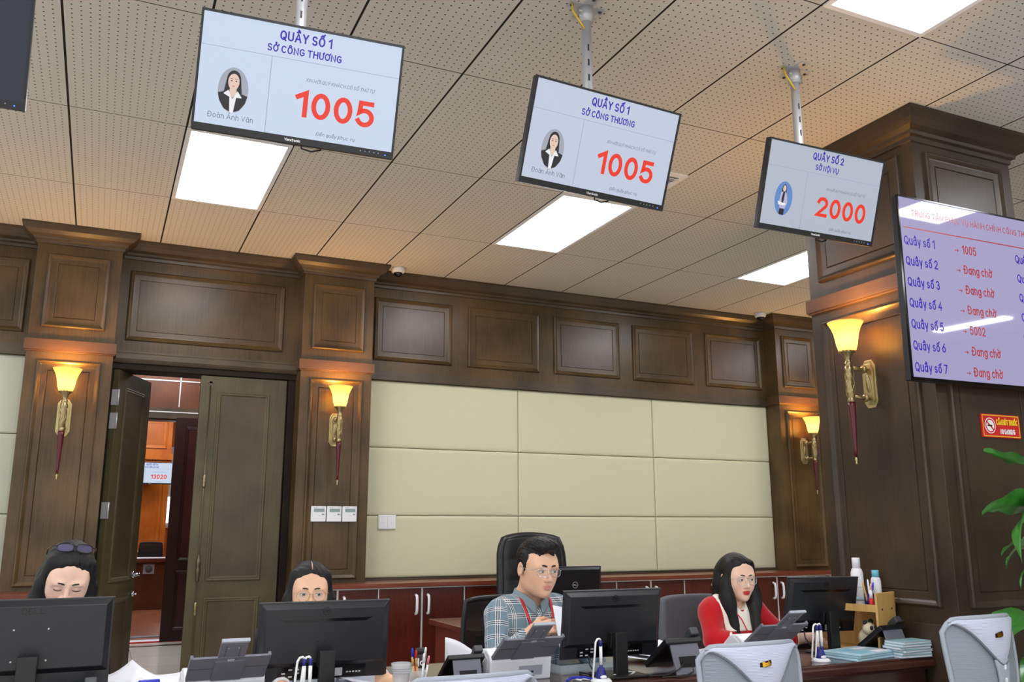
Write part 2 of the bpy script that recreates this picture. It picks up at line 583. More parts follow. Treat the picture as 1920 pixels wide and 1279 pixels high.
def _stroke(s, dx=0, dy=0):
    pts = []
    for t in s.split():
        if t[0] == '@':
            cx, cy, rx, ry, a0, a1 = [float(q) for q in t[1:].split(',')]
            n = max(4, int(abs(a1 - a0) / 15))
            for i in range(n + 1):
                a = math.radians(a0 + (a1 - a0) * i / n)
                pts.append((cx + rx * math.cos(a) + dx, cy + ry * math.sin(a) + dy))
        else:
            x, y = t.split(',')
            pts.append((float(x) + dx, float(y) + dy))
    return pts


def text_strokes(txt, gap):
    out, x = [], 0.0
    for ch in txt:
        if ch == ' ':
            x += .32
            continue
        d = unicodedata.normalize('NFD', ch)
        w, body = GLY[d[0]]
        for s in body.split('|'):
            out.append(_stroke(s, x))
        top = .73 if d[0].islower() else 1.0
        up = 0
        marks = list(d[1:])
        if '\u0302' in marks or '\u0306' in marks:
            marks.sort(key=lambda m: m not in '\u0302\u0306')
        for mk in marks:
            if mk == '\u031b':
                out.append([(x + w - .06, top - .1), (x + w + .08, top - .04), (x + w + .12, top + .12)])
            elif mk == '\u0323':
                out.append(_stroke(MARK[mk], x + w / 2))
            else:
                out.append(_stroke(MARK[mk], x + w / 2 + (.16 if up else 0), top + .06 + (.12 if up else 0)))
                up += 1
        x += w + gap
    return out, x - gap


def text(mb, txt, F, u, v, cap, wt=.14, align='c', sx=1.0, m=0, slant=0, gap=None, lift=None):
    """adds flat lettering; F(u, v) -> 3D point; (u, v) is the baseline anchor; cap = capital height"""
    st, width = text_strokes(txt, gap if gap is not None else .2 + wt * .9)
    k = cap * (1 - wt)
    off = {'c': -width * k * sx / 2, 'l': 0, 'r': -width * k * sx}[align]
    h = cap * wt / 2
    for si, pts in enumerate(st):
        p = [Vector((u + off + x * k * sx + slant * (y * k), v + h + y * k)) for x, y in pts]
        q = [p[0]]
        for a in p[1:]:
            if (a - q[-1]).length > 1e-6:
                q.append(a)
        closed = (q[0] - q[-1]).length < 1e-5 and len(q) > 3
        if closed:
            q = q[:-1]
        n = len(q)
        L, R = [], []
        for i in range(n):
            d0 = (q[i] - q[i - 1]).normalized() if (i > 0 or closed) else (q[1] - q[0]).normalized()
            d1 = (q[(i + 1) % n] - q[i]).normalized() if (i < n - 1 or closed) else d0
            n0, n1 = Vector((-d0.y, d0.x)), Vector((-d1.y, d1.x))
            b = n0 + n1
            b = n0 if b.length < .05 else b.normalized()
            b = b / max(.45, b.dot(n0))
            e = Vector((0, 0))
            if not closed:
                e = -d0 * h if i == 0 else (d0 * h if i == n - 1 else e)
            L.append(q[i] + b * h + e)
            R.append(q[i] - b * h + e)
        vs = [F(a.x, a.y) for a in L] + [F(a.x, a.y) for a in R]
        fs = [(i, n + i, n + (i + 1) % n, (i + 1) % n) for i in range(n if closed else n - 1)]
        if lift:
            vs = [Vector(q) + Vector(lift) * si for q in vs]
        mb.add(vs, fs, m)
    return width * k * sx


def disc(mb, F, u, v, ru, rv, m=0, n=28, a0=0, a1=360):
    vs = [F(u + ru * math.cos(math.radians(a0 + (a1 - a0) * i / n)), v + rv * math.sin(math.radians(a0 + (a1 - a0) * i / n))) for i in range(n + (0 if a1 - a0 >= 360 else 1))]
    return mb.add(vs, [tuple(range(len(vs)))], m)


def poly(mb, F, pts, m=0):
    return mb.add([F(*p) for p in pts], [tuple(range(len(pts)))], m)


# ------------------------------------------------------------------ the room
YF, YP = 3.58, 3.40                     # frieze plane, pilaster face
XL, XR, YB = -6.0, 10.4, -10.5          # hall extents
P1, P2, P4 = (-.243, .337), (1.738, 2.334), (6.735, 7.315)
COLX, COLY = (4.20, 4.995), (-.60, .23)

fl = MB().box((XL, YB, -.12), (XR, 3.75, 0))
struct(fl.build('floor', M['floor']))
ce = MB().box((XL, YB, CEIL), (XR, 3.75, CEIL + .15))
struct(ce.build('ceiling', M['ceil']))

# back wall, with the doorway left open
DX0, DX1, DZ = .345, 1.70, 2.60
wb = MB()
wb.box((XL, 3.62, 0), (DX0, 3.80, CEIL)).box((DX1, 3.62, 0), (XR, 3.80, CEIL)).box((DX0, 3.62, DZ), (DX1, 3.80, CEIL))
struct(wb.build('wall_back', M['walnut']))
wr = MB().box((XR, YB, 0), (XR + .15, 3.75, CEIL))
struct(wr.build('wall_right', M['walnut']))


def F_y(y):
    return lambda a, b, h: (a, y - h, b)


# panelled frieze above the fabric and above the doorway
fr = MB()
spans = [(XL, P1[0]), (P1[1], P2[0]), (P2[1], P4[0]), (P4[1], XR)]
for a, b in spans:
    fr.box((a, YF, 2.64), (b, 3.62, CEIL), 0)
    if a != P1[1]:
        fr.box((a, YF - .012, 2.642), (b, YF, 2.722), 1)
fr.sweep([(P1[1], YF), (P2[0], YF)], [(0, 2.722), (.05, 2.722), (.05, 2.708), (.055, 2.70), (.055, 2.66), (.045, 2.646), (.03, 2.632), (0, 2.628)], 1)
fr.box((P1[1], YF - .012, 2.585), (P2[0], 3.62, 2.63), 2)
fieldspans = [(.405, 1.615)] + [(2.39 + .887 * i, 3.122 + .887 * i) for i in range(5)] + [(-.98 - .887 * i, -.29 - .887 * i) for i in range(3)] + [(7.40, 8.10), (8.29, 9.0), (9.18, 9.9)]
for i, (a, b) in enumerate(fieldspans):
    fr.raised(a, b, 2.813, 3.377, F_y(YF), m=0, mc=(3 if i % 2 else 0))
struct(fr.build('trim_1', [M['walnut'], M['walnut_h'], M['dark'], M['walnut_b']]), 'dark walnut panelled frieze along the back wall')

# cornice running round the pilasters
prof = [(0, CEIL), (.112, CEIL), (.112, CEIL - .018), (.104, CEIL - .03), (.092, CEIL - .05), (.066, CEIL - .074), (.036, CEIL - .09),
        (.03, CEIL - .104), (.014, CEIL - .112), (.012, CEIL - .134), (0, CEIL - .138)]
path = [(XL, YF)]
for a, b in (P1, P2, P4):
    path += [(a, YF), (a, YP), (b, YP), (b, YF)]
path += [(XR, YF)]
struct(MB().sweep(path, prof).build('trim_2', M['walnut_h']), 'dark walnut cornice along the top of the back wall')


def pilaster(n, x0, x1, label):
    m = MB()
    m.box((x0, YP, 0), (x1, 3.62, CEIL), 0)
    m.box((x0 - .018, YP - .022, 2.656), (x1 + .018, YF, 2.738), 1)
    m.box((x0 - .012, YP - .014, 2.648), (x1 + .012, YF, 2.656), 1)
    m.raised(x0 + .075, x1 - .075, 2.83, 3.392, F_y(YP), m=0, mc=0)
    m.raised(x0 + .075, x1 - .075, .98, 2.585, F_y(YP), m=0, mc=0)
    m.box((x0 - .012, YP - .012, 0), (x1 + .012, YF, .14), 0)
    return struct(m.build('trim_%d' % n, [M['walnut'], M['band']], bevel=.003), label)


pilaster(3, *P1, 'walnut pilaster at the left of the open doorway')
pilaster(4, *P2, 'walnut pilaster between the doorway and the fabric wall')
pilaster(5, *P4, 'walnut pilaster at the right end of the fabric wall')

# padded fabric wall: seams between separate cushions
fb = MB()


def pads(mb, xs, zs, mi=0):
    for a, b in zip(xs[:-1], xs[1:]):
        for c, d in zip(zs[:-1], zs[1:]):
            g = .002
            mb.raised(a + g, b - g, c + g, d - g, F_y(3.615), rings=[(0, 0), (.001, .007), (.005, .012), (.014, .016), (.03, .018)], m=mi)


ZS = [.97, 1.482, 2.058, 2.642]
pads(fb, [2.334, 3.797, 5.278, 6.735], ZS)
struct(fb.build('wall_panel_right', M['fabric']), 'cream padded fabric wall between the pilasters')
fb = MB()
pads(fb, [-4.6, -3.13, -1.67, P1[0]], ZS)
struct(fb.build('wall_panel_left', M['fabric_l']), 'cream padded fabric wall left of the doorway')
fb = MB()
pads(fb, [7.315, 8.8, 10.4], ZS)
struct(fb.build('wall_panel_far', M['fabric']), 'cream padded fabric wall behind the column')
ld = MB().box((2.334, 3.575, .93), (6.735, 3.62, .968)).box((-4.6, 3.575, .93), (P1[0], 3.62, .968))
struct(ld.build('trim_6', M['walnut_h']))

# door casing
dc = MB()
dc.box((DX0 - .01, 3.585, 0), (DX0 + .02, 3.80, DZ), 0).box((DX1 - .02, 3.585, 0), (P2[0] + .0, 3.80, DZ), 0).box((DX0, 3.585, DZ - .02), (DX1, 3.80, DZ + .03), 0)
dc.box((DX0 + .02, 3.60, 0), (DX0 + .035, 3.66, DZ), 0).box((DX1 - .035, 3.60, 0), (DX1 - .02, 3.66, DZ), 0)
struct(dc.build('trim_7', M['dark'], bevel=.004))


def door_leaf(name, label, hinge, ang, w, h, side, wm, pm):
    """leaf hinged at local x=0 and reaching to x=side*w; front face at y=-0.022"""
    e = bpy.data.objects.new(name, None)
    C.objects.link(e)
    e.location = hinge
    e.rotation_euler = (0, 0, ang)
    struct(e, label)
    m = MB()
    x0, x1 = (0, w) if side > 0 else (-w, 0)
    m.box((x0, -.022, .008), (x1, .022, h), 0)
    rg = [(0, -.001), (.002, .009), (.01, .012), (.018, .008), (.026, .01), (.034, .003), (.036, .002)]
    for fy, sg in ((-.022, 1), (.022, -1)):
        F = (lambda s, y: (lambda a, b, hh: (a, y - s * hh, b)))(sg, fy)
        m.raised(x0 + .13, x1 - .13, .98, h - .12, F, rings=rg, m=0, mc=1)
        m.raised(x0 + .13, x1 - .13, .14, .86, F, rings=rg, m=0, mc=1)
    m.build('leaf', [wm, pm], e, bevel=.002)
    return e


dl = door_leaf('door_1', 'olive brown door leaf swung open into the corridor', (.372, 3.56, 0), 1.155, .635, 2.575, 1, M['doorwood'], M['doorpanel'])
h = MB().cyl((.585, -.022, 1.02), (.585, -.075, 1.02), .011).tube([(.585, -.072, 1.02), (.55, -.075, 1.02), (.47, -.072, 1.018)], .009).lathe([(.026, -.004), (.026, .004)], c=(.585, -.024, 1.02), R=rot(0, PI / 2))
h.cyl((.585, .022, 1.02), (.585, .075, 1.02), .011).tube([(.585, .072, 1.02), (.55, .075, 1.02), (.47, .072, 1.018)], .009)
h.cyl((.64, 0, .99), (.665, 0, .99), .012).sphere((.662, 0, 1.035), .012)
h.build('handle', M['chrome'], dl)
k = MB().cyl((.585, -.022, .87), (.585, -.04, .87), .02).cyl((.585, -.04, .87), (.585, -.062, .87), .007).sphere((.64, 0, .87), .018)
k.build('lock_knob', M['chrome'], dl)
for z in (2.3, 2.12, 1.45, .4):
    MB().box((-.004, -.03, z), (.003, .022, z + .12)).cyl((0, -.028, z), (0, -.028, z + .12), .007).build('hinge', M['alu'], dl)

dr = door_leaf('door_2', 'closed olive brown door leaf with a long brass bolt', (1.665, 3.60, 0), 0, .675, 2.575, -1, M['doorwood'], M['doorpanel'])
b = MB().cyl((-.60, -.032, .05), (-.60, -.032, 2.5), .005, m=1)
b.box((-.612, -.03, 2.48), (-.588, -.022, 2.54), 1).box((-.622, -.03, 2.515), (-.578, -.022, 2.53), 1)
for z, s in ((1.74, .014), (.78, .014), (.3, .014)):
    b.lathe([(.006, -.05), (s * .7, -.045), (s, -.03), (s * .7, -.012), (s * 1.1, 0), (s * .7, .012), (s, .03), (s * .7, .045), (.006, .05)], n=16, c=(-.60, -.034, z))
b.lathe([(.006, -.11), (.014, -.10), (.008, -.085), (.016, -.07), (.019, -.02), (.013, .0), (.019, .02), (.016, .06), (.008, .07), (.013, .08), (.005, .09)], n=16, c=(-.60, -.038, 1.09), m=1)
b.build('bolt', [M['brass'], M['steel']], dr)

# ------------------------------------------------------------------ corridor and the room beyond
cw = MB()
YC = 8.5
cw.box((-3, 3.8, -.1), (5, YC + .2, 0), 0)
struct(cw.build('floor_corridor', M['floor']))
MBt = MB().box((-3, 8.08, .0005), (5, 8.19, .004))
struct(MBt.build('trim_8', mat('floor_border', (74, 58, 48), rough=.3)))
struct(MB().box((-3, 3.8, CEIL + .25), (5, 15.5, CEIL + .4)).build('ceiling_corridor', mat('plain_ceiling', (214, 208, 196), rough=.9)))
OX0, OX1, OZ = .30, 1.86, 2.76
cv = MB().box((-3, YC, 0), (OX0, YC + .2, 3.85)).box((OX1, YC, 0), (5, YC + .2, 3.85)).box((OX0, YC, OZ), (OX1, YC + .2, 3.85))
cv.box((-3, YC - .03, OZ + .02), (5, YC, OZ + .16), 2)
cv.box((-3, YC - .036, OZ + .098), (5, YC - .002, OZ + .112), 1).box((-3, YC - .006, 3.275), (5, YC - .0, 3.29), 1)
for x in (-2.4, -1.2, -.02, 1.175, 2.37, 3.56):
    cv.box((x, YC - .006, OZ + .18), (x + .014, YC, 3.85), 1)
struct(cv.build('wall_corridor', [M['corridor'], M['line'], M['walnut_h']]))
struct(MB().box((-3.1, 3.8, 0), (-3, 15.5, 3.85)).box((5, 3.8, 0), (5.1, 15.5, 3.85)).build('wall_corridor_ends', M['corridor']))
d3 = door_leaf('door_3', 'closed dark red door leaf of the room across the corridor', (1.86, YC - .02, 0), 0, .70, 2.8, -1, M['darkred'], wood('dark_red_panel', (40, 13, 10), (66, 24, 18), 'z', rough=.3))
struct(MB().box((-3, YC + .0, -.1), (5, 15.5, .012)).build('floor_far', M['woodfloor']))
struct(MB().box((OX0, YC - .02, 0), (OX1, YC + .2, .016), 0).box((OX0, YC - .035, .0), (OX1, YC - .02, .017), 1).box((OX0, YC + .45, .012), (OX1, YC + .62, .02), 2).build('trim_9', [M['offwhite'], M['red'], M['grey']]))
struct(MB().box((-3, 15.4, 0), (5, 15.6, 3.85)).build('wall_far', M['orange']))
wf = MB().box((1.5, 15.36, 1.4), (2.6, 15.40, 3.0), 0)
wf.box((1.57, 15.35, 1.5), (2.5, 15.36, 2.0), 1)
struct(wf.build('window_1', [M['white'], mat('window_daylight', (240, 246, 255), emit=(240, 248, 255), strength=2.2)]))
oc = MB().box((.2, 14.3, 0), (1.51, 14.9, 3.85), 0)
oc.raised(.30, .90, 2.87, 3.42, F_y(14.3), m=0, mc=1)
oc.raised(.96, 1.43, 2.87, 3.42, F_y(14.3), m=0, mc=1)
oc.raised(.30, 1.43, .95, 2.5, F_y(14.3), m=0, mc=1)
oc.box((.16, 14.26, 2.66), (1.54, 14.9, 2.78), 0)
struct(oc.build('trim_10', [M['orange'], M['orangepanel']]), 'orange oak column in the room across the corridor')

# ------------------------------------------------------------------ the big column
cl = MB()
cl.box((COLX[0], COLY[0], 0), (COLX[1], COLY[1], CEIL), 0)


def F_x(x):
    return lambda a, b, h: (x - h, a, b)


W, D = COLX[1] - COLX[0], COLY[1] - COLY[0]
for z0, z1 in ((2.83, 3.40), (.98, 2.585)):
    cl.raised(COLX[0] + .085, COLX[1] - .085, z0, z1, F_y(COLY[0]), m=0)
    cl.raised(COLY[0] + .085, COLY[1] - .085, z0, z1, F_x(COLX[0]), m=0)
cl.box((COLX[0] - .022, COLY[0] - .022, 2.656), (COLX[1] + .022, COLY[1] + .022, 2.738), 1)
cl.box((COLX[0] - .014, COLY[0] - .014, 2.645), (COLX[1] + .014, COLY[1] + .014, 2.656), 1)
cl.box((COLX[0] - .03, COLY[0] - .03, 0), (COLX[1] + .03, COLY[1] + .03, .90), 0)
ring = [(COLX[0], COLY[1]), (COLX[0], COLY[0]), (COLX[1], COLY[0]), (COLX[1], COLY[1]), (COLX[0], COLY[1])]
prof2 = [(0, CEIL), (.118, CEIL), (.118, CEIL - .02), (.108, CEIL - .034), (.094, CEIL - .058), (.066, CEIL - .084), (.034, CEIL - .1),
         (.028, CEIL - .118), (.012, CEIL - .126), (.01, CEIL - .15), (0, CEIL - .155)]
cl.sweep(ring, prof2, 0)
struct(cl.build('column', [M['column'], wood('column_band', (78, 56, 42), (108, 82, 64), 'y', rough=.28)], bevel=.003), 'dark walnut panelled column at the right')

# ------------------------------------------------------------------ wall cabinets
def cabinet(x0, x1, label, ndoors=2):
    """one cabinet unit, doors face the hall; top strip and pale edge lines"""
    t = thing('wall_cabinet', label, 'cabinet', (x0, 3.2, 0), 0, 'mahogany cabinets along the back wall')
    w = x1 - x0
    c = MB().box((.001, 0.02, .06), (w - .001, .19, .91)).box((.02, .05, 0), (w - .02, .19, .06))
    c.build('body', M['mahogany'], t)
    MB().box((.001, -.004, .908), (w - .001, .02, .918)).build('edge_strip', M['line'], t)
    dw = w / ndoors
    for i in range(ndoors):
        d = MB().box((i * dw + .008, -.002, .07), ((i + 1) * dw - .008, .018, .904)).build('door', M['mahogany'], t, bevel=.001)
        s = MB().box((i * dw - .006 if i else 0, -.004, .07), (i * dw + .008, .018, .908)).build('edge_strip', M['line'], t)
        hx = (i + 1) * dw - .05 if i % 2 == 0 else i * dw + .05
        MB().tube([(hx, .0, .855), (hx, -.028, .848), (hx, -.036, .82), (hx, -.036, .745), (hx, -.028, .717), (hx, .0, .71)], .011, n=10).build('handle', M['white'], d)
    return t


edges = [2.385, 3.111, 3.837, 4.564, 5.29, 6.02, 6.74]
side = ['just right of the walnut pilaster by the doorway', 'left of the black leather chair', 'behind the black leather chair', 'behind the dark monitor on the rear desk',
        'behind the woman in red', 'right of the woman in red, under the pilaster']
for i in range(6):
    cabinet(edges[i], edges[i + 1], 'mahogany wall cabinet with two doors, ' + side[i])
cabinet(1.74, 2.385, 'mahogany wall cabinet under the pilaster with the thermostats')
cabinet(6.74, 7.4, 'mahogany wall cabinet at the column, far right end of the row')
cabinet(-.38, .345, 'mahogany wall cabinet under the pilaster left of the doorway')
cabinet(-1.1, -.38, 'mahogany wall cabinet below the left fabric wall')
ct = thing('cabinet_worktop', 'reddish wooden top running along the back cabinets right of the doorway', 'worktop', (1.74, 3.2, .918))
MB().box((0, -.03, 0), (5.66, .199, .034)).box((.594, .199, 0), (4.995, .37, .034)).build('worktop', M['redtop'], ct, bevel=.004)
MB().box((2.55, -.034, .01), (2.64, -.03, .024)).box((4.1, -.034, .01), (4.19, -.03, .024)).build('brass_plate', M['gold'], ct)
ct = thing('cabinet_worktop', 'reddish wooden cabinet top left of the open doorway', 'worktop', (-1.1, 3.2, .918))
MB().box((0, -.03, 0), (1.445, .199, .034)).box((0, .199, 0), (.85, .37, .034)).build('worktop', M['redtop'], ct, bevel=.004)
MB().box((1.2, -.034, .01), (1.29, -.03, .024)).build('brass_plate', M['gold'], ct)


# ------------------------------------------------------------------ ceiling lights
def ceiling_light(x, y, label, w=.6, l=1.2):
    t = thing('ceiling_light', label, 'light', (x, y, CEIL), 0, 'flat LED panels in the ceiling')
    f = MB()
    g = .03
    f.box((.004, .004, -.008), (w - .004, g, .0)).box((.004, l - g, -.008), (w - .004, l - .004, .0))
    f.box((.004, g, -.008), (g, l - g, .0)).box((w - g, g, -.008), (w - .004, l - g, .0))
    f.build('frame', M['white'], t)
    MB().box((g, g, -.006), (w - g, l - g, -.001)).build('diffuser', M['panel'], t)
    return t


ceiling_light(.6, 1.2, 'square looking white ceiling panel light just below the first hanging screen')
ceiling_light(3.0, 1.2, 'white ceiling panel light just below the second hanging screen')
ceiling_light(5.4, 1.2, 'white ceiling panel light partly cut off by the big column')
ceiling_light(3.0, -2.4, 'white ceiling panel light cut off by the top edge of the photo')
ceiling_light(7.8, 1.2, 'white ceiling panel light hidden behind the big column')
ceiling_light(5.4, -2.15, 'small white ceiling panel light mirrored in the large lavender screen', l=.8)
for x in (-4.2, -1.8, .6):
    ceiling_light(x, -2.4, 'white ceiling panel light above the waiting area out of the picture')
ceiling_light(-1.8, 1.2, 'white ceiling panel light out of the picture beyond the left edge')
ceiling_light(-4.2, 1.2, 'white ceiling panel light out of the picture beyond the left edge')
for x in (-4.2, -1.8, .6, 3.0):
    for y in (-6.0, -9.6):
        ceiling_light(x, y, 'white ceiling panel light above the waiting area out of the picture')
ceiling_light(7.8, -6.0, 'white ceiling panel light above the waiting area out of the picture')
lt = thing('ceiling_light', 'slim strip light mirrored low in the large lavender screen', 'light', (9.46, -5.1, CEIL))
MB().box((0, 0, -.03), (.14, .95, -.004)).build('diffuser', M['panel'], lt)
MB().box((-.01, -.01, -.004), (.15, .96, 0)).build('frame', M['white'], lt)
for x, y, nm in ((.7, 5.6, 'corridor'), (2.9, 5.6, 'corridor'), (.7, 7.2, 'corridor, added to brighten the floor'), (.9, 9.4, 'far room, added to brighten wood floor'), (.4, 11.4, 'far room'), (.8, 12.4, 'middle of the far room'), (2.6, 12.6, 'far room')):  # panels nearest the dark red door are unseen, added to brighten the floors
    t = ceiling_light(x, y, 'white ceiling panel light in the %s beyond the doorway' % nm)
    t.location.z = CEIL + .25

v = thing('ceiling_vent', 'white slatted air vent in the ceiling beside the second hanging screen', 'vent', (3.3, .9, CEIL))
f = MB()
f.box((-.3, -.3, -.012), (.3, -.26, 0)).box((-.3, .26, -.012), (.3, .3, 0)).box((-.3, -.26, -.012), (-.26, .26, 0)).box((.26, -.26, -.012), (.3, .26, 0))
f.build('frame', M['white'], v)
f = MB()
for i in range(9):
    f.obox((0, -.23 + i * .0575, -.008), (.52, .03, .003), rot(0, .5))
f.build('slats', M['white'], v)
MB().box((-.26, -.26, -.002), (.26, .26, -.0005)).build('backing', M['ltgrey'], v)


def dome_camera(x, y, label):
    t = thing('security_camera', label, 'camera', (x, y, CEIL), 0, 'dome cameras on the ceiling')
    MB().lathe([(.058, -.001), (.06, -.012), (.058, -.035), (.046, -.046), (.03, -.046)], n=28).build('housing', M['white'], t)
    MB().sphere((0, 0, -.044), (.040, .040, .036), n=20).build('dome', M['black_gloss'], t)
    MB().lathe([(.011, 0), (.011, .01)], n=14, c=(-.006, -.03, -.062), R=rot(0, PI / 2 + .7)).build('lens', M['dkgrey'], t)


dome_camera(2.53, 3.36, 'white dome camera on the ceiling beside the pilaster by the doorway')
dome_camera(6.52, 3.36, 'white dome camera on the ceiling near the column')


# ------------------------------------------------------------------ torch wall lamps
def sconce(loc, rz, label, warm):
    """plate on the wall at local y=0, torch at y=-0.16; local z=0 is the bottom of the plate"""
    t = thing('torch_wall_lamp', label, 'wall lamp', loc, rz, 'torch shaped wall lamps')
    w, h = .047, .27
    c = .022
    oc = [(-w + c, 0), (w - c, 0), (w, .035), (w, h - .035), (w - c, h), (-w + c, h), (-w, h - .035), (-w, .035)]
    p = MB().prism([(x, -.001, z) for x, z in oc], (0, -.014, 0)).prism([(x * .72, -.015, .135 + (z - .135) * .84) for x, z in oc], (0, -.008, 0))
    p.build('backplate', M['brassplate'], t, bevel=.003)
    o = MB().sphere((0, -.024, .135), (.018, .006, .052), n=12).sphere((0, -.026, .135), (.009, .008, .034), n=10)
    for z in (.06, .21):
        o.sphere((0, -.025, z), (.010, .005, .014), n=10)
    o.build('ornament', M['brass'], t)
    a = MB()
    for z in (.055, .215):
        a.tube([(0, -.014, z), (0, -.06, z - .004), (0, -.145, z + .004)], [.010, .012, .010], n=10).lathe([(.008, -.014), (.022, -.008), (.024, .0), (.016, .01)], n=16, c=(0, -.055, z), R=rot(0, PI / 2))
    a.build('arm', M['brass'], t)
    c0 = (0, -.16, 0)
    b = MB()
    b.lathe([(.018, .02), (.021, .03), (.021, .04), (.0175, .046), (.0175, .05), (.023, .06), (.024, .1), (.021, .15), (.024, .2), (.0235, .222), (.0185, .226), (.0215, .232),
             (.0215, .246), (.0165, .25), (.0165, .262), (.022, .278), (.036, .298), (.046, .306), (.044, .309), (.012, .302)], n=24, c=c0)
    for k in range(14):
        an = 2 * PI * k / 14
        b.sphere((.045 * math.cos(an), -.16 + .045 * math.sin(an), .307), .006, n=6)
    for k in range(6):
        an = 2 * PI * k / 6
        b.tube([(.022 * math.cos(an + .5 * math.sin(z * 60)), -.16 + .022 * math.sin(an + .5 * math.sin(z * 60)), z) for z in [.07 + .012 * q for q in range(11)]], .0042, n=6)
    b.build('handle', M['brass'], t)
    MB().lathe([(.008, -.275), (.0095, -.24), (.0155, -.11), (.0215, .0), (.0225, .022)], n=24, c=c0).build('grip', M['maroon'], t)
    MB().lathe([(.001, -.318), (.005, -.312), (.006, -.306), (.003, -.301), (.008, -.292), (.0075, -.285), (.004, -.28), (.006, -.274)], n=16, c=c0).build('finial', M['brassplate'], t)
    pr = [(.040, .306), (.047, .315), (.056, .345), (.060, .372), (.066, .405), (.077, .438), (.090, .462), (.097, .474)]
    inn = [(r - .003, z) for r, z in pr[::-1]]
    s = MB()
    vs, n = pr + inn, 32
    s.lathe(vs, n=n, c=c0)
    del s.f[-2:], s.m[-2:], s.s[-2:]
    s.build('glass_shade', warm, t, fix=False)
    MB().sphere((0, -.16, .372), (.028, .028, .036), n=16).build('bulb', M['bulb'], t)
    ld = bpy.data.lights.new('lamp_light', 'POINT')
    ld.energy = SCONCE_WATT
    ld.color = (1.0, .47, .09)
    ld.shadow_soft_size = .03
    lo = bpy.data.objects.new('lamp_light', ld)
    C.objects.link(lo)
    lo.parent = t
    lo.location = (0, -.16, .43)
    return t


def glass_mat():
    m = bpy.data.materials.new('amber_glass')
    m.use_nodes = True
    nt = m.node_tree
    p = nt.nodes['Principled BSDF']
    p.inputs['Base Color'].default_value = lin((255, 214, 120))
    p.inputs['Roughness'].default_value = .35
    p.inputs['Transmission Weight'].default_value = 0
    p.inputs['Emission Color'].default_value = lin((255, 216, 140))
    p.inputs['Emission Strength'].default_value = .85
    tr = nt.nodes.new('ShaderNodeBsdfTranslucent')
    tr.inputs['Color'].default_value = lin((255, 230, 178))
    mx = nt.nodes.new('ShaderNodeMixShader')
    mx.inputs[0].default_value = .7
    nt.links.new(p.outputs[0], mx.inputs[1])
    nt.links.new(tr.outputs[0], mx.inputs[2])
    nt.links.new(mx.outputs[0], nt.nodes['Material Output'].inputs['Surface'])
    return m


M['amber'] = glass_mat()
M['bulb'] = glow('bulb', (255, 236, 190), 70)
sconce((.047, YP, 2.03), 0, 'torch shaped brass wall lamp on the pilaster left of the doorway', M['amber'])
sconce((2.036, YP, 2.03), 0, 'torch shaped brass wall lamp above the three white thermostats', M['amber'])
sconce((7.02, YP, 2.03), 0, 'torch shaped brass wall lamp on the pilaster just left of the big column', M['amber'])
sconce((COLX[0], -.185, 2.025), -PI / 2, 'largest torch shaped brass wall lamp, on the big column beside the lavender screen', M['amber'])

# ------------------------------------------------------------------ thermostats and switch
for i, x in enumerate((1.930, 2.056, 2.182)):
    t = thing('thermostat', ['white wall thermostat, nearest the doorway of the three', 'white wall thermostat in the middle of the three', 'white wall thermostat nearest the fabric wall of the three'][i],
              'thermostat', (x, YP, 1.49), 0, 'thermostats under the wall lamp')
    MB().box((-.059, -.022, -.061), (.059, -.001, .061)).build('case', M['white'], t, bevel=.004)
    MB().box((-.038, -.024, .016), (.046, -.022, .042)).build('display', M['lcd'], t)
    b = MB().box((.026, -.0245, -.006), (.044, -.022, .0), 0).box((-.04, -.0235, .05), (-.01, -.022, .053), 1).box((.028, -.0235, .051), (.05, -.022, .054), 1).box((.0, -.0235, -.016), (.014, -.022, -.013), 1)
    b.build('buttons', [M['ink'], M['ltgrey']], t)
t = thing('light_switch', 'white double light switch on the cream fabric wall', 'switch', (2.56, 3.597, 1.427))
MB().box((-.078, -.012, -.06), (.078, 0, .06)).build('plate', M['white'], t, bevel=.003)
MB().box((-.072, -.017, -.054), (-.002, -.012, .054)).build('rocker', M['white'], t, bevel=.002)
MB().box((.002, -.017, -.054), (.072, -.012, .054)).build('rocker', M['white'], t, bevel=.002)
MB().box((-.042, -.0185, -.008), (-.032, -.017, -.005)).box((.032, -.0185, -.008), (.042, -.017, -.005)).build('mark', M['ltgrey'], t)


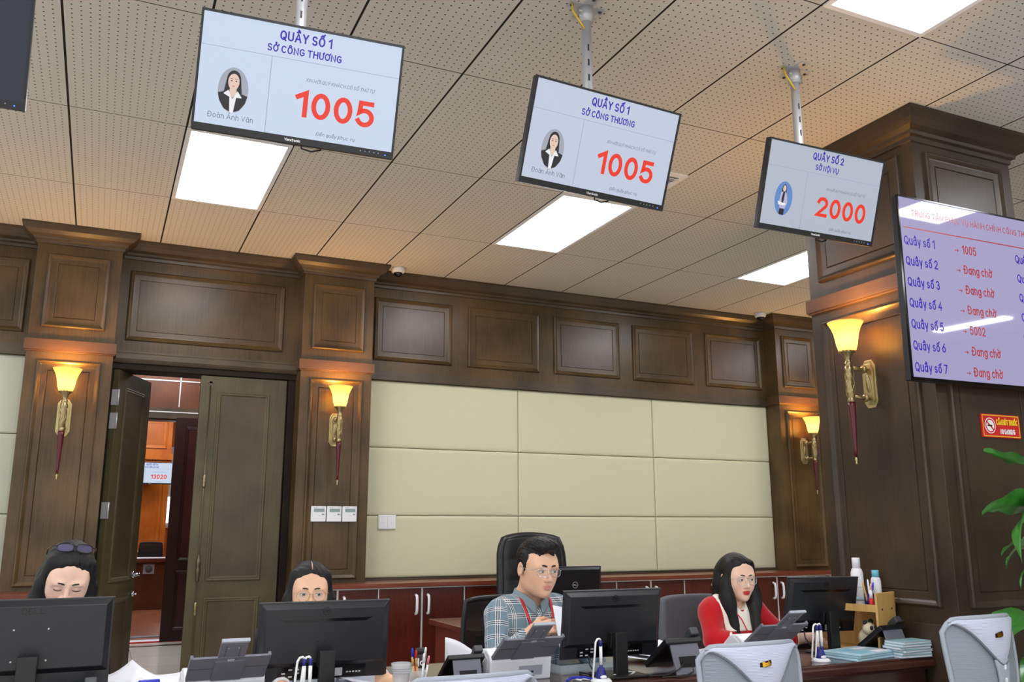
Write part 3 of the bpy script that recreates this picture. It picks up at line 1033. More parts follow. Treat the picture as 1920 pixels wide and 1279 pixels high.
# ------------------------------------------------------------------ hanging counter screens
def portrait(mb, F, u, v, ru, rv, full=False):
    """plain oval photo: mats 4 bg, 5 skin, 6 dark, 7 white, 8 lilac"""
    disc(mb, lambda a, b: F(a, b, .0006), u, v, ru, rv, 9 if full else 4)
    E = lambda h: (lambda a, b: F(u + a * ru, v + b * rv, h))
    if not full:
        body = [(ru_, rv_) for ru_, rv_ in ((-.86, -.5), (-.97, -.2), (-.5, -.08), (-.2, .05), (.2, .05), (.5, -.1), (.97, -.2), (.85, -.52), (.5, -.86), (0, -1), (-.5, -.86))]
        poly(mb, E(.0010), body, 6)
        disc(mb, E(.0011), 0, .44, .47, .43, 6)
        poly(mb, E(.0011), [(-.47, .45), (-.6, -.1), (-.3, -.12), (-.1, .3), (.1, .3), (.3, -.12), (.58, -.1), (.47, .45)], 6)
        poly(mb, E(.0014), [(-.2, .25), (-.24, -.12), (0, -.36), (.24, -.12), (.2, .25)], 5)
        poly(mb, E(.0016), [(-.3, -.02), (-.62, -.2), (-.2, -.32), (-.12, -1.0), (.12, -1.0), (.24, -.32), (.62, -.3), (.3, -.02), (0, -.4)], 7)
        disc(mb, E(.0018), 0, .36, .37, .36, 5)
        poly(mb, E(.002), [(-.37, .5), (-.3, .66), (0, .76), (.3, .66), (.37, .5), (.34, .74), (0, .86), (-.34, .74)], 6)
        for s in (-1, 1):
            disc(mb, E(.002), s * .15, .4, .07, .022, 6, n=10)
            poly(mb, E(.002), [(s * .06, .47), (s * .25, .48), (s * .25, .5), (s * .06, .49)], 6)
        disc(mb, E(.002), 0, .17, .10, .022, 10, n=10)
    else:
        poly(mb, E(.0009), [(-.3, -.55), (-.34, -.95), (.22, -.97), (.24, -.55)], 6)
        poly(mb, E(.0010), [(-.22, .38), (-.36, .3), (-.46, -.2), (-.3, -.6), (.26, -.6), (.5, -.2), (.3, .3), (.16, .38)], 8)
        poly(mb, E(.0012), [(-.12, .38), (-.22, 0), (-.16, -.35), (0, -.35), (.06, 0), (.08, .38)], 6)
        poly(mb, E(.0013), [(-.62, -.18), (-.5, -.4), (.2, -.4), (.36, -.28), (-.3, -.24)], 7)
        poly(mb, E(.0009), [(-.26, .7), (-.3, .28), (-.12, .3), (.1, .3), (.24, .26), (.2, .7), (0, .86)], 6)
        disc(mb, E(.0014), -.03, .58, .17, .19, 5, n=16)


def hanging_screen(loc, yaw, tilt, roll, label, lines, polexy, off=False, name_line=None, full=False, size=(.70, .4125), big=True, pole=True, face='screen', group='screens hanging over the counter'):
    t = thing('hanging_screen', label, 'screen', loc, 0, group)
    R = Matrix.Rotation(yaw, 3, 'Z') @ Matrix.Rotation(tilt, 3, 'X') @ Matrix.Rotation(-roll, 3, 'Y')
    w, h = size
    hw, hh = w / 2, h / 2
    T = lambda x, y, z: Vector(R @ Vector((x, y, z)))

    def rb(m, a, b, mi=0):
        c = [(p + q) / 2 for p, q in zip(a, b)]
        m.obox(R @ Vector(c), [abs(q - p) for p, q in zip(a, b)], R, mi)
    c = MB()
    rb(c, (-hw, -.004, -hh), (hw, .022, hh))
    rb(c, (-hw * .72, .022, -hh * .8), (hw * .72, .05, hh * .55))
    c.build('back_shell', M['charcoal'], t, bevel=.003)
    bz = .008
    b = MB()
    rb(b, (-hw, -.012, -hh), (hw, -.004, -hh + .024))
    rb(b, (-hw, -.012, hh - bz), (hw, -.004, hh))
    rb(b, (-hw, -.012, -hh + .024), (-hw + bz, -.004, hh - bz))
    rb(b, (hw - bz, -.012, -hh + .024), (hw, -.004, hh - bz))
    bz_o = b.build('bezel', M['black'], t)
    k = MB()
    for i in range(5):
        k.obox(R @ Vector((hw - .055 - i * .016, -.0128, -hh + .013)), (.003, .002, .003), R, 0)
    k.obox(R @ Vector((hw - .03, -.0128, -hh + .010)), (.004, .002, .004), R, 1)
    FB = lambda u, v: T(u, -.0128, v)
    text(k, 'ViewSonic', FB, -.01, -hh + .007, .0095, .16, m=2)
    k.build('buttons', [M['ltgrey'], M['led'], M['white']], bz_o)
    x0, x1, z0, z1 = -hw + bz, hw - bz, -hh + .024, hh - bz
    d = MB().quad(T(x0, -.007, z0), T(x1, -.007, z0), T(x1, -.007, z1), T(x0, -.007, z1))
    dis = d.build('display', M['screenoff'] if off else M[face], t)
    if not off:
        W, H = x1 - x0, z1 - z0
        F = lambda u, v, hgt=.0008: T(x0 + u * W, -.007 - hgt, z1 - v * H)
        F2 = lambda u, v: T(x0 + u, -.0082, z1 + v)       # metres from the top left corner
        l = MB()
        text(l, lines[0], F2, .505 * W, -.135 * H, .088 * H, .17, m=0, sx=.9)
        text(l, lines[1], F2, .505 * W, -.252 * H, .068 * H, .17, m=0, sx=.95)
        text(l, 'XIN MỜI QUÝ KHÁCH CÓ SỐ THỨ TỰ', F2, .70 * W, -.475 * H, .033 * H, .10, m=2, slant=.22, sx=.95)
        text(l, lines[2], F2, .685 * W, -.805 * H, .245 * H, .18, m=1, sx=1.2, gap=.32) if len(lines[2]) < 5 else text(l, lines[2], F2, .69 * W, -.80 * H, .22 * H, .18, m=1, sx=.95, gap=.4)
        text(l, 'Đến quầy phục vụ', F2, .70 * W, -.955 * H, .036 * H, .10, m=2, slant=.22)
        if name_line:
            text(l, name_line, F2, .172 * W, -.935 * H, .050 * H, .10, m=2)
        for a, bb, cc, dd in ((0, 1, .293, .297), (.343, .346, .297, 1.0)):
            l.quad(F(a, dd), F(bb, dd), F(bb, cc), F(a, cc), 3)
        portrait(l, lambda a, bb, hg: T(x0 + a, -.007 - hg, z1 - bb), .172 * W, .665 * H, .074 * W, -.205 * H, full)
        l.build('screen_content', [M['t_blue'], M['t_red'], M['t_grey'], M['t_rule'], M['p_bg'], M['p_skin'], M['p_dark'], M['p_white'], M['p_lilac'], M['p_bg2'], M['p_lips']], dis, fix=False)
    if pole:
        px, py = polexy[0] - loc[0], polexy[1] - loc[1]
        top = CEIL - loc[2]
        p = MB().cyl((px, py, -.09), (px, py, top - .02), .0215, n=18)
        for i in range(4):
            p.box((px - .0035 - .004, py - .0222, top - .22 - i * .07), (px + .0035 - .004, py - .0195, top - .19 - i * .07), 1)
        p.build('pole', [M['alu'], M['ink']], t)
        bq = MB().cyl((px, py, top - .075), (px, py, top - .004), .031, n=18).box((px - .085, py - .024, top - .006), (px + .085, py + .024, top), 0)
        bq.box((px - .024, py - .085, top - .006), (px + .024, py + .085, top), 0)
        for sx, sy in ((.07, 0), (-.07, 0), (0, .07), (0, -.07)):
            bq.cyl((px + sx, py + sy, top - .01), (px + sx, py + sy, top - .004), .008, n=8, m=1)
        for z in (-.03, -.055):
            bq.cyl((px - .04, py - .01, top + z), (px + .04, py - .01, top + z), .006, n=8)
        bq.build('ceiling_bracket', [M['alu'], M['dkgrey']], t)
        bk = MB().box((px - .05, py - .045, -.085), (px + .05, py - .0215, .085)).obox((px * .4, (py - .04) * .75, 0), (.10, .06, .16), R)
        bk.build('mount', M['dkgrey'], t)
        MB().tube([(px - .075, py - .01, top - .006), (px - .075, py - .02, top - .05), (px - .05, py - .025, top - .09), (px - .02, py - .02, top - .12)], .0045, n=8).build('wire', M['yellowwire'], t)
        MB().tube([T(.02, .03, -hh + .03), T(.025, .02, -hh - .008), T(.06, .02, -hh - .014), T(.09, .022, -hh - .004), T(.11, .03, -hh + .03)], .0035, n=8).build('cable', M['ink'], t)
    return t


hanging_screen((.854, -.843, 2.911), -.142, .27, -.039, 'largest hanging screen showing counter 1 and number 1005 at the upper left', ('QUẦY SỐ 1', 'SỞ CÔNG THƯƠNG', '1005'), (.865, -.72), name_line='Đoàn Ánh Vân')
hanging_screen((2.065, -.882, 2.895), .055, .38, -.004, 'middle hanging screen showing counter 1 and number 1005', ('QUẦY SỐ 1', 'SỞ CÔNG THƯƠNG', '1005'), (2.076, -.76), name_line='Đoàn Ánh Vân', face='screen_mid')
hanging_screen((3.306, -.814, 2.918), -.011, .318, 0, 'hanging screen showing counter 2 and number 2000', ('QUẦY SỐ 2', 'SỞ NỘI VỤ', '2000'), (3.281, -.72), full=True, face='screen_dim')
hanging_screen((-.335, -.86, 2.855), 0, .28, 0, 'dark switched off hanging screen cut by the left edge', None, (-.335, -.74), off=True)
t = hanging_screen((1.17, 13.95, 2.385), 0, .05, 0, 'small distant screen showing number 13020 on the orange wood column', ('QUẦY SỐ 13', 'BẢO HIỂM XÃ HỘI', '13020'), None, name_line=None, size=(.72, .40), pole=False, group=None)
MB().box((-.1, .04, -.1), (.1, .36, .1)).build('wall_bracket', M['dkgrey'], t)

# ------------------------------------------------------------------ the large queue screen on the column
tv = thing('queue_screen', 'large lavender queue screen listing counters, mounted on the column', 'screen', (4.775, -.70, 2.575))
TR = rot(.0, 0, 0) @ Matrix.Rotation(.018, 3, 'X') @ Matrix.Rotation(-.006, 3, 'Y')
hw, hh = .855, .482
TT = lambda x, y, z: TR @ Vector((x, y, z))
MB().obox((0, .018, 0), (2 * hw, .036, 2 * hh), TR).obox(TT(0, .05, -.08), (1.2, .04, .6), TR).build('back_shell', M['black'], tv, bevel=.004)
MB().obox((-.2, .08, 0), (.4, .05, .4), TR).build('wall_bracket', M['dkgrey'], tv)
b = MB()
for c, sz in (((0, -.004, hh - .004), (2 * hw, .01, .008)), ((0, -.004, -hh + .008), (2 * hw, .01, .016)), ((-hw + .004, -.004, 0), (.008, .01, 2 * hh)), ((hw - .004, -.004, 0), (.008, .01, 2 * hh))):
    b.obox(TT(*c), sz, TR)
b.build('bezel', M['black_gloss'], tv)
x0, x1, z0, z1 = -hw + .008, hw - .008, -hh + .016, hh - .008
m = MB().quad(TT(x0, -.005, z0), TT(x1, -.005, z0), TT(x1, -.005, z1), TT(x0, -.005, z1))
p_ = M['tvscreen'].node_tree.nodes['Principled BSDF']
p_.inputs['Roughness'].default_value = .03
p_.inputs['Specular IOR Level'].default_value = .7
dis = m.build('display', M['tvscreen'], tv)
l = MB()
FT = lambda u, v: TT(u - 4.775, -.0054, v - 2.575)      # laid out in world x / z
text(l, 'TRUNG TÂM PHỤC VỤ HÀNH CHÍNH CÔNG THÀNH PHỐ HẢI PHÒNG', FT, 4.66, 2.955, .034, .13, m=1)
l.quad(FT(3.95, 2.885), FT(5.6, 2.885), FT(5.6, 2.891), FT(3.95, 2.891), 1)
vals = ['1005', 'Đang chờ', 'Đang chờ', 'Đang chờ', '5002', 'Đang chờ', 'Đang chờ']
for i in range(7):
    z = 2.795 - .1095 * i
    text(l, 'Quầy số %d' % (i + 1), FT, 3.952, z, .048, .15, 'l', m=0, sx=.86)
    text(l, '→', FT, 4.318, z, .036, .12, 'l', m=1)
    text(l, vals[i], FT, 4.375, z, .048, .15, 'l', m=1, sx=.86)
    if i < 6:
        text(l, 'Quầy số', FT, 4.795, z, .048, .15, 'l', m=0, sx=.86)
l.build('screen_content', [M['t_blue'], M['t_dkred']], dis, fix=False)
MB().tube([TT(.2, .04, -hh + .05), TT(.2, .03, -hh - .012), TT(.28, .03, -hh - .022), TT(.36, .04, -hh + .02)], .005, n=8).build('cable', M['yellowwire'], tv)

# ------------------------------------------------------------------ no smoking sign
t = thing('no_smoking_sign', 'red no smoking sign on the dark column below the lavender screen', 'sign', (4.645, -.602, 1.90), 0)
bd = MB().box((-.148, -.014, -.062), (.148, 0, .062), 0)
bd.build('board', M['red'], t, bevel=.001)
s = MB()
FS = lambda u, v: (u, -.0147, v)
for a, bb, cc, dd in ((-.142, .142, .053, .057), (-.142, .142, -.057, -.053), (-.142, -.138, -.057, .057), (.138, .142, -.057, .057)):
    s.quad(FS(a, cc), FS(bb, cc), FS(bb, dd), FS(a, dd), 0)
disc(s, FS, -.086, 0, .042, .042, 1)
F1 = lambda u, v: (u, -.0152, v)
ringp = [(-.086 + r * math.cos(2 * PI * i / 32), r * math.sin(2 * PI * i / 32)) for r in (.037, .030) for i in range(32)]
s.add([F1(*q) for q in ringp], [(i, (i + 1) % 32, 32 + (i + 1) % 32, 32 + i) for i in range(32)], 2)
s.quad(F1(-.113, .017), F1(-.107, .023), F1(-.059, -.019), F1(-.065, -.025), 2)
s.quad(F1(-.108, -.004), F1(-.070, -.004), F1(-.070, .004), F1(-.108, .004), 3)
text(s, 'CẤM HÚT THUỐC', FS, .046, .006, .030, .17, m=0, sx=.56, lift=(0, -.00006, 0))
text(s, 'NO SMOKING', FS, .046, -.042, .027, .17, m=1, sx=.58, lift=(0, -.00006, 0))
s.build('print', [M['yellow'], M['white'], M['red'], M['ink']], t, fix=False)


# ------------------------------------------------------------------ desks
DZ0 = .75
DF, DB = -.47, .38
dk = thing('counter_desk', 'long dark mahogany counter desk carrying the monitors and scanners', 'desk', (-1.2, 0, 0))
L = 5.36
m = MB().sweep([(0, DF + .035), (L, DF + .035)], [(0, .75), (.012, .75), (.018, .744), (.019, .736), (.028, .734), (.034, .728), (.035, .706), (.02, .70), (.014, .69), (0, .688)])
m.box((0, DF + .03, .708), (L, DB, .75))
m.build('top', M['desk'], dk, bevel=.002)
m = MB().box((.02, DF + .05, .02), (L - .02, DF + .072, .70))
for i in range(6):
    a = .1 + i * .87
    m.raised(a, a + .80, .12, .60, F_y(DF + .05), rings=[(0, -.001), (.003, .010), (.012, .014), (.02, .006), (.028, .004)])
m.build('front_panel', M['desk'], dk)
for x in (.02, 1.8, 3.55, L - .05):
    MB().box((x, DF + .072, 0), (x + .03, DB - .06, .706)).build('side_panel', M['desk'], dk)

rd = thing('rear_desk', 'red brown desk behind the man in the checked shirt', 'desk', (2.52, 1.55, 0))
MB().box((0, 0, .715), (1.62, .84, .75)).build('top', M['deskred'], rd, bevel=.006)
MB().box((.04, .04, .58), (1.58, .06, .715)).build('apron', M['deskred'], rd, bevel=.003)
MB().box((.06, .045, .03), (1.56, .065, .58)).build('front_panel', M['orangepanel'], rd)
for x in (.04, 1.54):
    MB().box((x, .04, 0), (x + .04, .80, .715)).build('side_panel', M['deskred'], rd)

fc = thing('far_counter', 'pale topped counter in the room across the corridor', 'counter', (.2, 13.2, .012))
MB().box((0, -.06, .80), (2.6, .55, .865)).build('top', M['redtop'], fc, bevel=.004)
MB().box((.0, -.065, .86), (2.6, .5, .872)).build('ledge', M['offwhite'], fc)
MB().box((.04, .0, 0), (2.56, .03, .80)).build('front_panel', M['corridor'], fc)
q = MB().box((.93, -.012, .60), (1.11, 0, .77)).lathe([(.06, -.006), (.06, .006)], n=20, c=(1.02, -.012, .685), R=rot(0, PI / 2), m=1)
q.build('vent_plate', [M['ltgrey'], M['grey']], fc)


# ------------------------------------------------------------------ monitors (backs face the hall)
def monitor(loc, zc, w, h, tilt, yaw, label, brand, roll=0, parent=None):
    t = thing('computer_monitor', label, 'monitor', loc, yaw, 'black monitors on the counter')
    R = Matrix.Rotation(tilt, 3, 'X') @ Matrix.Rotation(roll, 3, 'Y')
    z = zc - loc[2]
    o = Vector((0, 0, z))
    T = lambda x, y, zz: o + R @ Vector((x, y, zz))
    hw, hh = w / 2, h / 2

    def body(y0, y1, a, b, c, d, ch):
        """slab a..b by c..d, chamfered by ch towards y0 (the back)"""
        v = [T(a, y1, c), T(b, y1, c), T(b, y1, d), T(a, y1, d), T(a + ch, y0, c + ch), T(b - ch, y0, c + ch), T(b - ch, y0, d - ch), T(a + ch, y0, d - ch)]
        return v, [(3, 2, 1, 0), (4, 5, 6, 7), (0, 1, 5, 4), (1, 2, 6, 5), (2, 3, 7, 6), (3, 0, 4, 7)]
    s = MB()
    s.add(*body(-.012, 0, -hw, hw, -hh, hh, .001))
    s.add(*body(-.030, -.012, -hw + .006, hw - .006, -hh + .05, hh - .004, .018))
    bk = s.build('back_shell', M['charcoal'], t, bevel=.002)
    MB().add(*body(-.0122, .004, -hw - .0005, hw + .0005, hh - .002, hh + .0008, .0)).build('top_edge', M['dkgrey'], t)
    f = MB().quad(T(-hw + .008, .0006, -hh + .016), T(hw - .008, .0006, -hh + .016), T(hw - .008, .0006, hh - .008), T(-hw + .008, .0006, hh - .008))
    f.build('display', M['monitor_glow'], t)
    FB = lambda u, v: T(u, -.0304, v)
    g = MB()
    if brand == 'hp':
        sl = [(-hw * .70, hh * .575), (-hw * .64, hh * .50), (hw * .64, hh * .50), (hw * .72, hh * .585), (hw * .69, hh * .585), (hw * .62, hh * .53), (-hw * .62, hh * .53), (-hw * .66, hh * .575)]
        sl2 = [(-hw * .70, hh * .575), (-hw * .62, hh * .50), (hw * .62, hh * .50), (hw * .72, hh * .585)]
        g.add([FB(*q) for q in sl2], [(0, 1, 2, 3)], 0)
        rg = [(.0 + r * math.cos(2 * PI * i / 28), hh * .77 + r * math.sin(2 * PI * i / 28)) for r in (.0155, .0135) for i in range(28)]
        g.add([FB(*q) for q in rg], [(i, (i + 1) % 28, 28 + (i + 1) % 28, 28 + i) for i in range(28)], 1)
        text(g, 'hp', lambda u, v: FB(u + v * .25 - hh * .19, v), 0, hh * .72, .017, .14, m=1)
        zb = -hh + .052
        y_ = -.0125
        g.quad(T(-hw * .68, y_, -hh + .006), T(hw * .66, y_, -hh + .006), T(hw * .66, y_, zb), T(-hw * .68, y_, zb), 0)
        y_ = -.0131
        for i in range(3):
            for j in range(3):
                if (i + j) % 3 != 2:
                    g.quad(*[T(-hw * .62 + i * .026 + a, y_, -hh + .012 + j * .013 + b) for a, b in ((0, 0), (.014, 0), (.014, .006), (0, .006))], 2)
        g.quad(*[T(hw * .14 + a, y_, -hh + .010 + b) for a, b in ((0, 0), (.04, 0), (.04, .03), (0, .03))], 2)
        for i in range(5):
            g.quad(*[T(hw * .36 + i * .012 + a, y_, -hh + .02 + b) for a, b in ((0, 0), (.008, 0), (.008, .005), (0, .005))], 2)
        for i in range(3):
            g.quad(*[T(hw * .36 + a, y_, -hh + .031 + i * .006 + b) for a, b in ((0, 0), (.055 - i * .012, 0), (.055 - i * .012, .0022), (0, .0022))], 1)
        for k in range(2):
            g.lathe([(.002, -.0005), (.002, .0008)], n=8, c=FB(-.03 + k * .03, -.0), R=R @ rot(0, PI / 2), m=0)
    elif brand == 'dell':
        text(g, 'DELL', FB, 0, hh * .68, .020, .16, m=1, gap=.28, sx=1.25)
        for sx, sz in ((-.05, .06), (.05, .06), (-.05, -.04), (.05, -.04)):
            g.sphere(FB(sx * 1.02, sz - .01), (.0032, .002, .0032), n=8, m=2)
    else:
        rg = [(r * math.cos(2 * PI * i / 28), .03 + r * math.sin(2 * PI * i / 28)) for r in (.022, .019) for i in range(28)]
        g.add([FB(a + .02, b) for a, b in rg], [(i, (i + 1) % 28, 28 + (i + 1) % 28, 28 + i) for i in range(28)], 2)
        text(g, 'DELL', FB, .02, .0245, .011, .2, m=2, gap=.25)
    g.build('back_markings', [M['black_gloss'], M['logo_dark'], M['label_grey']], bk, fix=False)
    nk = MB()
    nk.box((-.03, -.092, .010), (.03, -.062, z - hh + .115))
    nk.add(*[[T(-.03, -.07, -.03 - .02), T(.03, -.07, -.05), T(.03, -.028, -.05), T(-.03, -.028, -.05), T(-.03, -.07, .03), T(.03, -.07, .03), T(.03, -.028, .03), T(-.03, -.028, .03)],
             [(0, 3, 2, 1), (4, 5, 6, 7), (0, 1, 5, 4), (1, 2, 6, 5), (2, 3, 7, 6), (3, 0, 4, 7)]]) if z > .2 and False else None
    nk.obox(T(0, -.045, -hh + .085), (.06, .035, .06), R)
    nk.build('stand_neck', M['black'], t, bevel=.003)
    MB().box((-.10, -.15, 0), (.10, .03, .011)).build('stand_base', M['black'], t, bevel=.004)
    c = MB()
    c.tube([T(-.11, -.014, -hh + .012), T(-.112, -.03, -hh - .02), T(-.10, -.05, -hh - .045), Vector((-.09, -.05, .006)), Vector((-.13, .06, .006))], .0035, n=8)
    c.build('cable', M['ink'], t)
    return t


M['monitor_glow'] = glow('monitor_glow', (214, 226, 244), .9)
M['logo_dark'] = mat('logo_dark', (14, 14, 16), rough=.25)
M['label_grey'] = mat('label_grey', (196, 198, 204), rough=.5)
monitor((.164, -.30, DZ0), 1.0, .493, .29, .03, 0, 'black monitor at the left edge hiding the woman with glasses on her head', 'dell', roll=.0)
monitor((1.172, -.19, DZ0), .952, .505, .292, .10, -.05, 'black monitor hiding the woman with a centre parting', 'hp')
monitor((2.435, -.245, DZ0), .964, .495, .292, .16, -.01, 'black monitor in front of the man in the checked shirt', 'hp')
monitor((3.79, -.10, DZ0), .985, .495, .285, .2, .03, 'black monitor beside the woman in the red sweater', 'hp', roll=.02)
monitor((3.41, 1.92, DZ0), .955, .48, .31, .06, -.0, 'black monitor with a round logo on the rear red brown desk', 'dellc')


# ------------------------------------------------------------------ scanners
def scanner(loc, yaw, label):
    t = thing('document_scanner', label, 'scanner', loc, yaw, 'white document scanners on the counter')
    w = .142
    pr = [(-.085, 0), (-.100, .085), (-.085, .11), (-.05, .128), (.0, .126), (.095, .045), (.10, 0)]
    MB().prism([(-w, y, z) for y, z in pr], (2 * w, 0, 0)).build('body', M['offwhite'], t, bevel=.006, seg=3)
    for xs in (-w - .003, w - .001):
        MB().prism([(xs, y, z) for y, z in ((-.06, .02), (-.075, .09), (-.03, .118), (.0, .116), (.085, .04), (.085, .02))], (.004, 0, 0)).build('side_cover', M['white'], t)
    l = MB().quad((-.01, -.0895, .02), (.10, -.0895, .02), (.10, -.0965, .06), (-.01, -.0965, .06), 0)
    for i in range(4):
        l.quad((.0 + i * .016, -.0915, .03), (.011 + i * .016, -.0915, .03), (.011 + i * .016, -.093, .038), (.0 + i * .016, -.093, .038), 1)
    l.build('rating_label', [M['ltgrey'], M['ink']], t)
    a = math.atan2(.090, -.126)            # tray leans towards the hall

    def tray(s0, s1, xa, xb, off, th):
        d = Vector((0, -.814, .581))
        n = Vector((0, -.581, -.814))
        o = Vector((0, -.098, .100))
        c = o + d * (s0 + s1) / 2 + n * off
        return c + Vector(((xa + xb) / 2, 0, 0)), (xb - xa, s1 - s0, th), Matrix(((1, 0, 0), (0, d.y, -n.y), (0, d.z, -n.z)))
    tr = MB()
    for s0, s1, xa, xb, off, th in ((0, .155, -.135, .135, .006, .008), (.0, .135, -.052, .052, .011, .006)):
        c, sz, R = tray(s0, s1, xa, xb, off, th)
        tr.obox(c, sz, R, 0)
    for xa, xb in ((-.137, -.127), (.127, .137)):
        c, sz, R = tray(0, .157, xa, xb, .002, .014)
        tr.obox(c, sz, R, 0)
    c, sz, R = tray(.083, .086, -.134, .134, .0108, .001)
    tr.obox(c, sz, R, 1)
    tp = tr.build('input_tray', [M['grey'], M['dkgrey']], t, bevel=.002)
    ex = MB()
    c, sz, R = tray(.125, .265, -.046, .046, .004, .007)
    ex.obox(c, sz, R, 0)
    c, sz, R = tray(.258, .268, -.047, .047, .006, .012)
    ex.obox(c, sz, R, 1)
    for x in (-.026, .022):
        c, sz, R = tray(.14, .232, x, x + .002, .0078, .001)
        ex.obox(c, sz, R, 2)
    for x in (-.02, .015):
        c, sz, R = tray(.212, .217, x, x + .005, .0082, .002)
        ex.obox(c, sz, R, 1)
    c, sz, R = tray(.132, .143, -.012, .012, .012, .004)
    ex.obox(c, sz, R, 1)
    ex.build('extension', [M['grey'], M['ltgrey'], M['dkgrey']], tp, bevel=.001)
    return t


scanner((.80, -.165, DZ0), 0, 'white document scanner with grey tray beside the heap of white papers')
scanner((1.995, -.15, DZ0), 0, 'white document scanner with grey tray in front of the man in the checked shirt')
scanner((3.27, -.19, DZ0), .0, 'white document scanner with grey tray in front of the woman in red')


# ------------------------------------------------------------------ desk phones seen from behind
def phone(loc, yaw, label, s=1.0):
    t = thing('desk_phone', label, 'phone', loc, yaw, 'black desk phones on the counter')
    t.scale = (s, s, s)
    d = Vector((0, .80, -.60))
    n = Vector((0, .60, .80))
    R = Matrix(((1, 0, 0), (0, d.y, n.y), (0, d.z, n.z)))
    top = Vector((0, -.07, .142))
    MB().obox(top + d * .10, (.20, .20, .026), R).build('body', M['black'], t, bevel=.005)
    MB().obox(top + d * .06 + n * .0135 + Vector((-.03, 0, 0)), (.11, .06, .002), R).build('display', M['lcd'], t)
    hs = MB().obox(top + d * .015 + n * .036 + Vector((.072, 0, 0)), (.046, .05, .036), R).obox(top + d * .175 + n * .034 + Vector((.072, 0, 0)), (.046, .05, .034), R).obox(top + d * .095 + n * .042 + Vector((.072, 0, 0)), (.036, .16, .022), R)
    hs.build('handset', M['dkgrey'], t, bevel=.006)
    st = MB()
    e = Vector((0, -.045, -.13)).normalized()
    nn = Vector((0, -.945, .327))
    RR = Matrix(((1, 0, 0), (0, e.y, nn.y), (0, e.z, nn.z)))
    o = Vector((0, -.062, .132))
    for xa, xb, sa, sb in ((-.075, .075, 0, .062), (-.075, -.045, .062, .11), (.05, .075, .062, .11), (-.075, .075, .11, .136)):
        st.obox(o + e * (sa + sb) / 2 + Vector(((xa + xb) / 2, 0, 0)), (xb - xa, sb - sa, .008), RR)
    st.build('stand', M['grey'], t, bevel=.001)
    w = MB().box((-.044, -.086, .03), (.05, -.06, .075)).build('socket_box', M['black'], t)
    MB().tube([(-.02, -.09, .05), (-.06, -.11, .03), (-.12, -.10, .008), (-.2, -.06, .005)], .0028, n=6).tube([(.02, -.09, .04), (.015, -.11, .015), (-.05, -.14, .005), (-.16, -.12, .005)], .0028, n=6).build('cord', M['ink'], t)
    return t


phone((2.72, -.315, DZ0), .05, 'black desk phone on its grey stand right of the monitor of the man')
phone((1.75, -.19, DZ0), -.02, 'low black desk phone beside the clipped white papers', .80)
phone((.30, -.36, DZ0), 0, 'black desk phone below the monitor at the left edge', .78)
phone((4.03, -.27, DZ0), .1, 'black desk phone in front of the bamboo organizer', .95)


# ------------------------------------------------------------------ counter pens on stands
def pen_stand(loc, yaw, label, n=2):
    t = thing('pen_stand', label, 'pen holder', loc, yaw, 'blue and white counter pens on stands')
    MB().lathe([(.044, 0), (.044, .006), (.036, .014), (.014, .018)], n=28).build('base', M['white'], t)
    b = MB().lathe([(.026, .012), (.022, .03), (.016, .048), (.014, .056)], n=20).sphere((0, -.018, .022), (.016, .008, .009), n=12, m=1)
    b.build('holder', [M['navy'], M['white']], t)
    for i in range(n):
        x = (-.011, .012)[i] if n == 2 else 0
        p = MB().lathe([(.0066, 0), (.0068, .026)], n=14, m=2).lathe([(.0064, .026), (.0068, .10)], n=14).lathe([(.0074, .10), (.0074, .12), (.004, .124)], n=14, m=1)
        o = p.build('pen', [M['white'], M['navy'], M['navy']], t)
        o.location = (x, 0, .042)
        pts = [(x, 0, .166), (x - .006, 0, .172), (x - .016, 0, .170), (x - .024, .0, .158), (x - .028, 0, .12), (x - .031, .005, .07), (x - .034, .01, .02), (x - .028, .012, .012)]
        MB().tube(pts, .0042, n=8).build('cord', M['white'], t)
    return t


pen_stand((1.062, -.415, DZ0 - .012 + .012), 0, 'pair of blue and white counter pens nearest the left scanner')
pen_stand((2.285, -.41, DZ0), 0, 'single blue and white counter pen before the monitor of the man', 1)
pen_stand((3.525, -.36, DZ0), 0, 'pair of blue and white counter pens left of the pale blue folders')

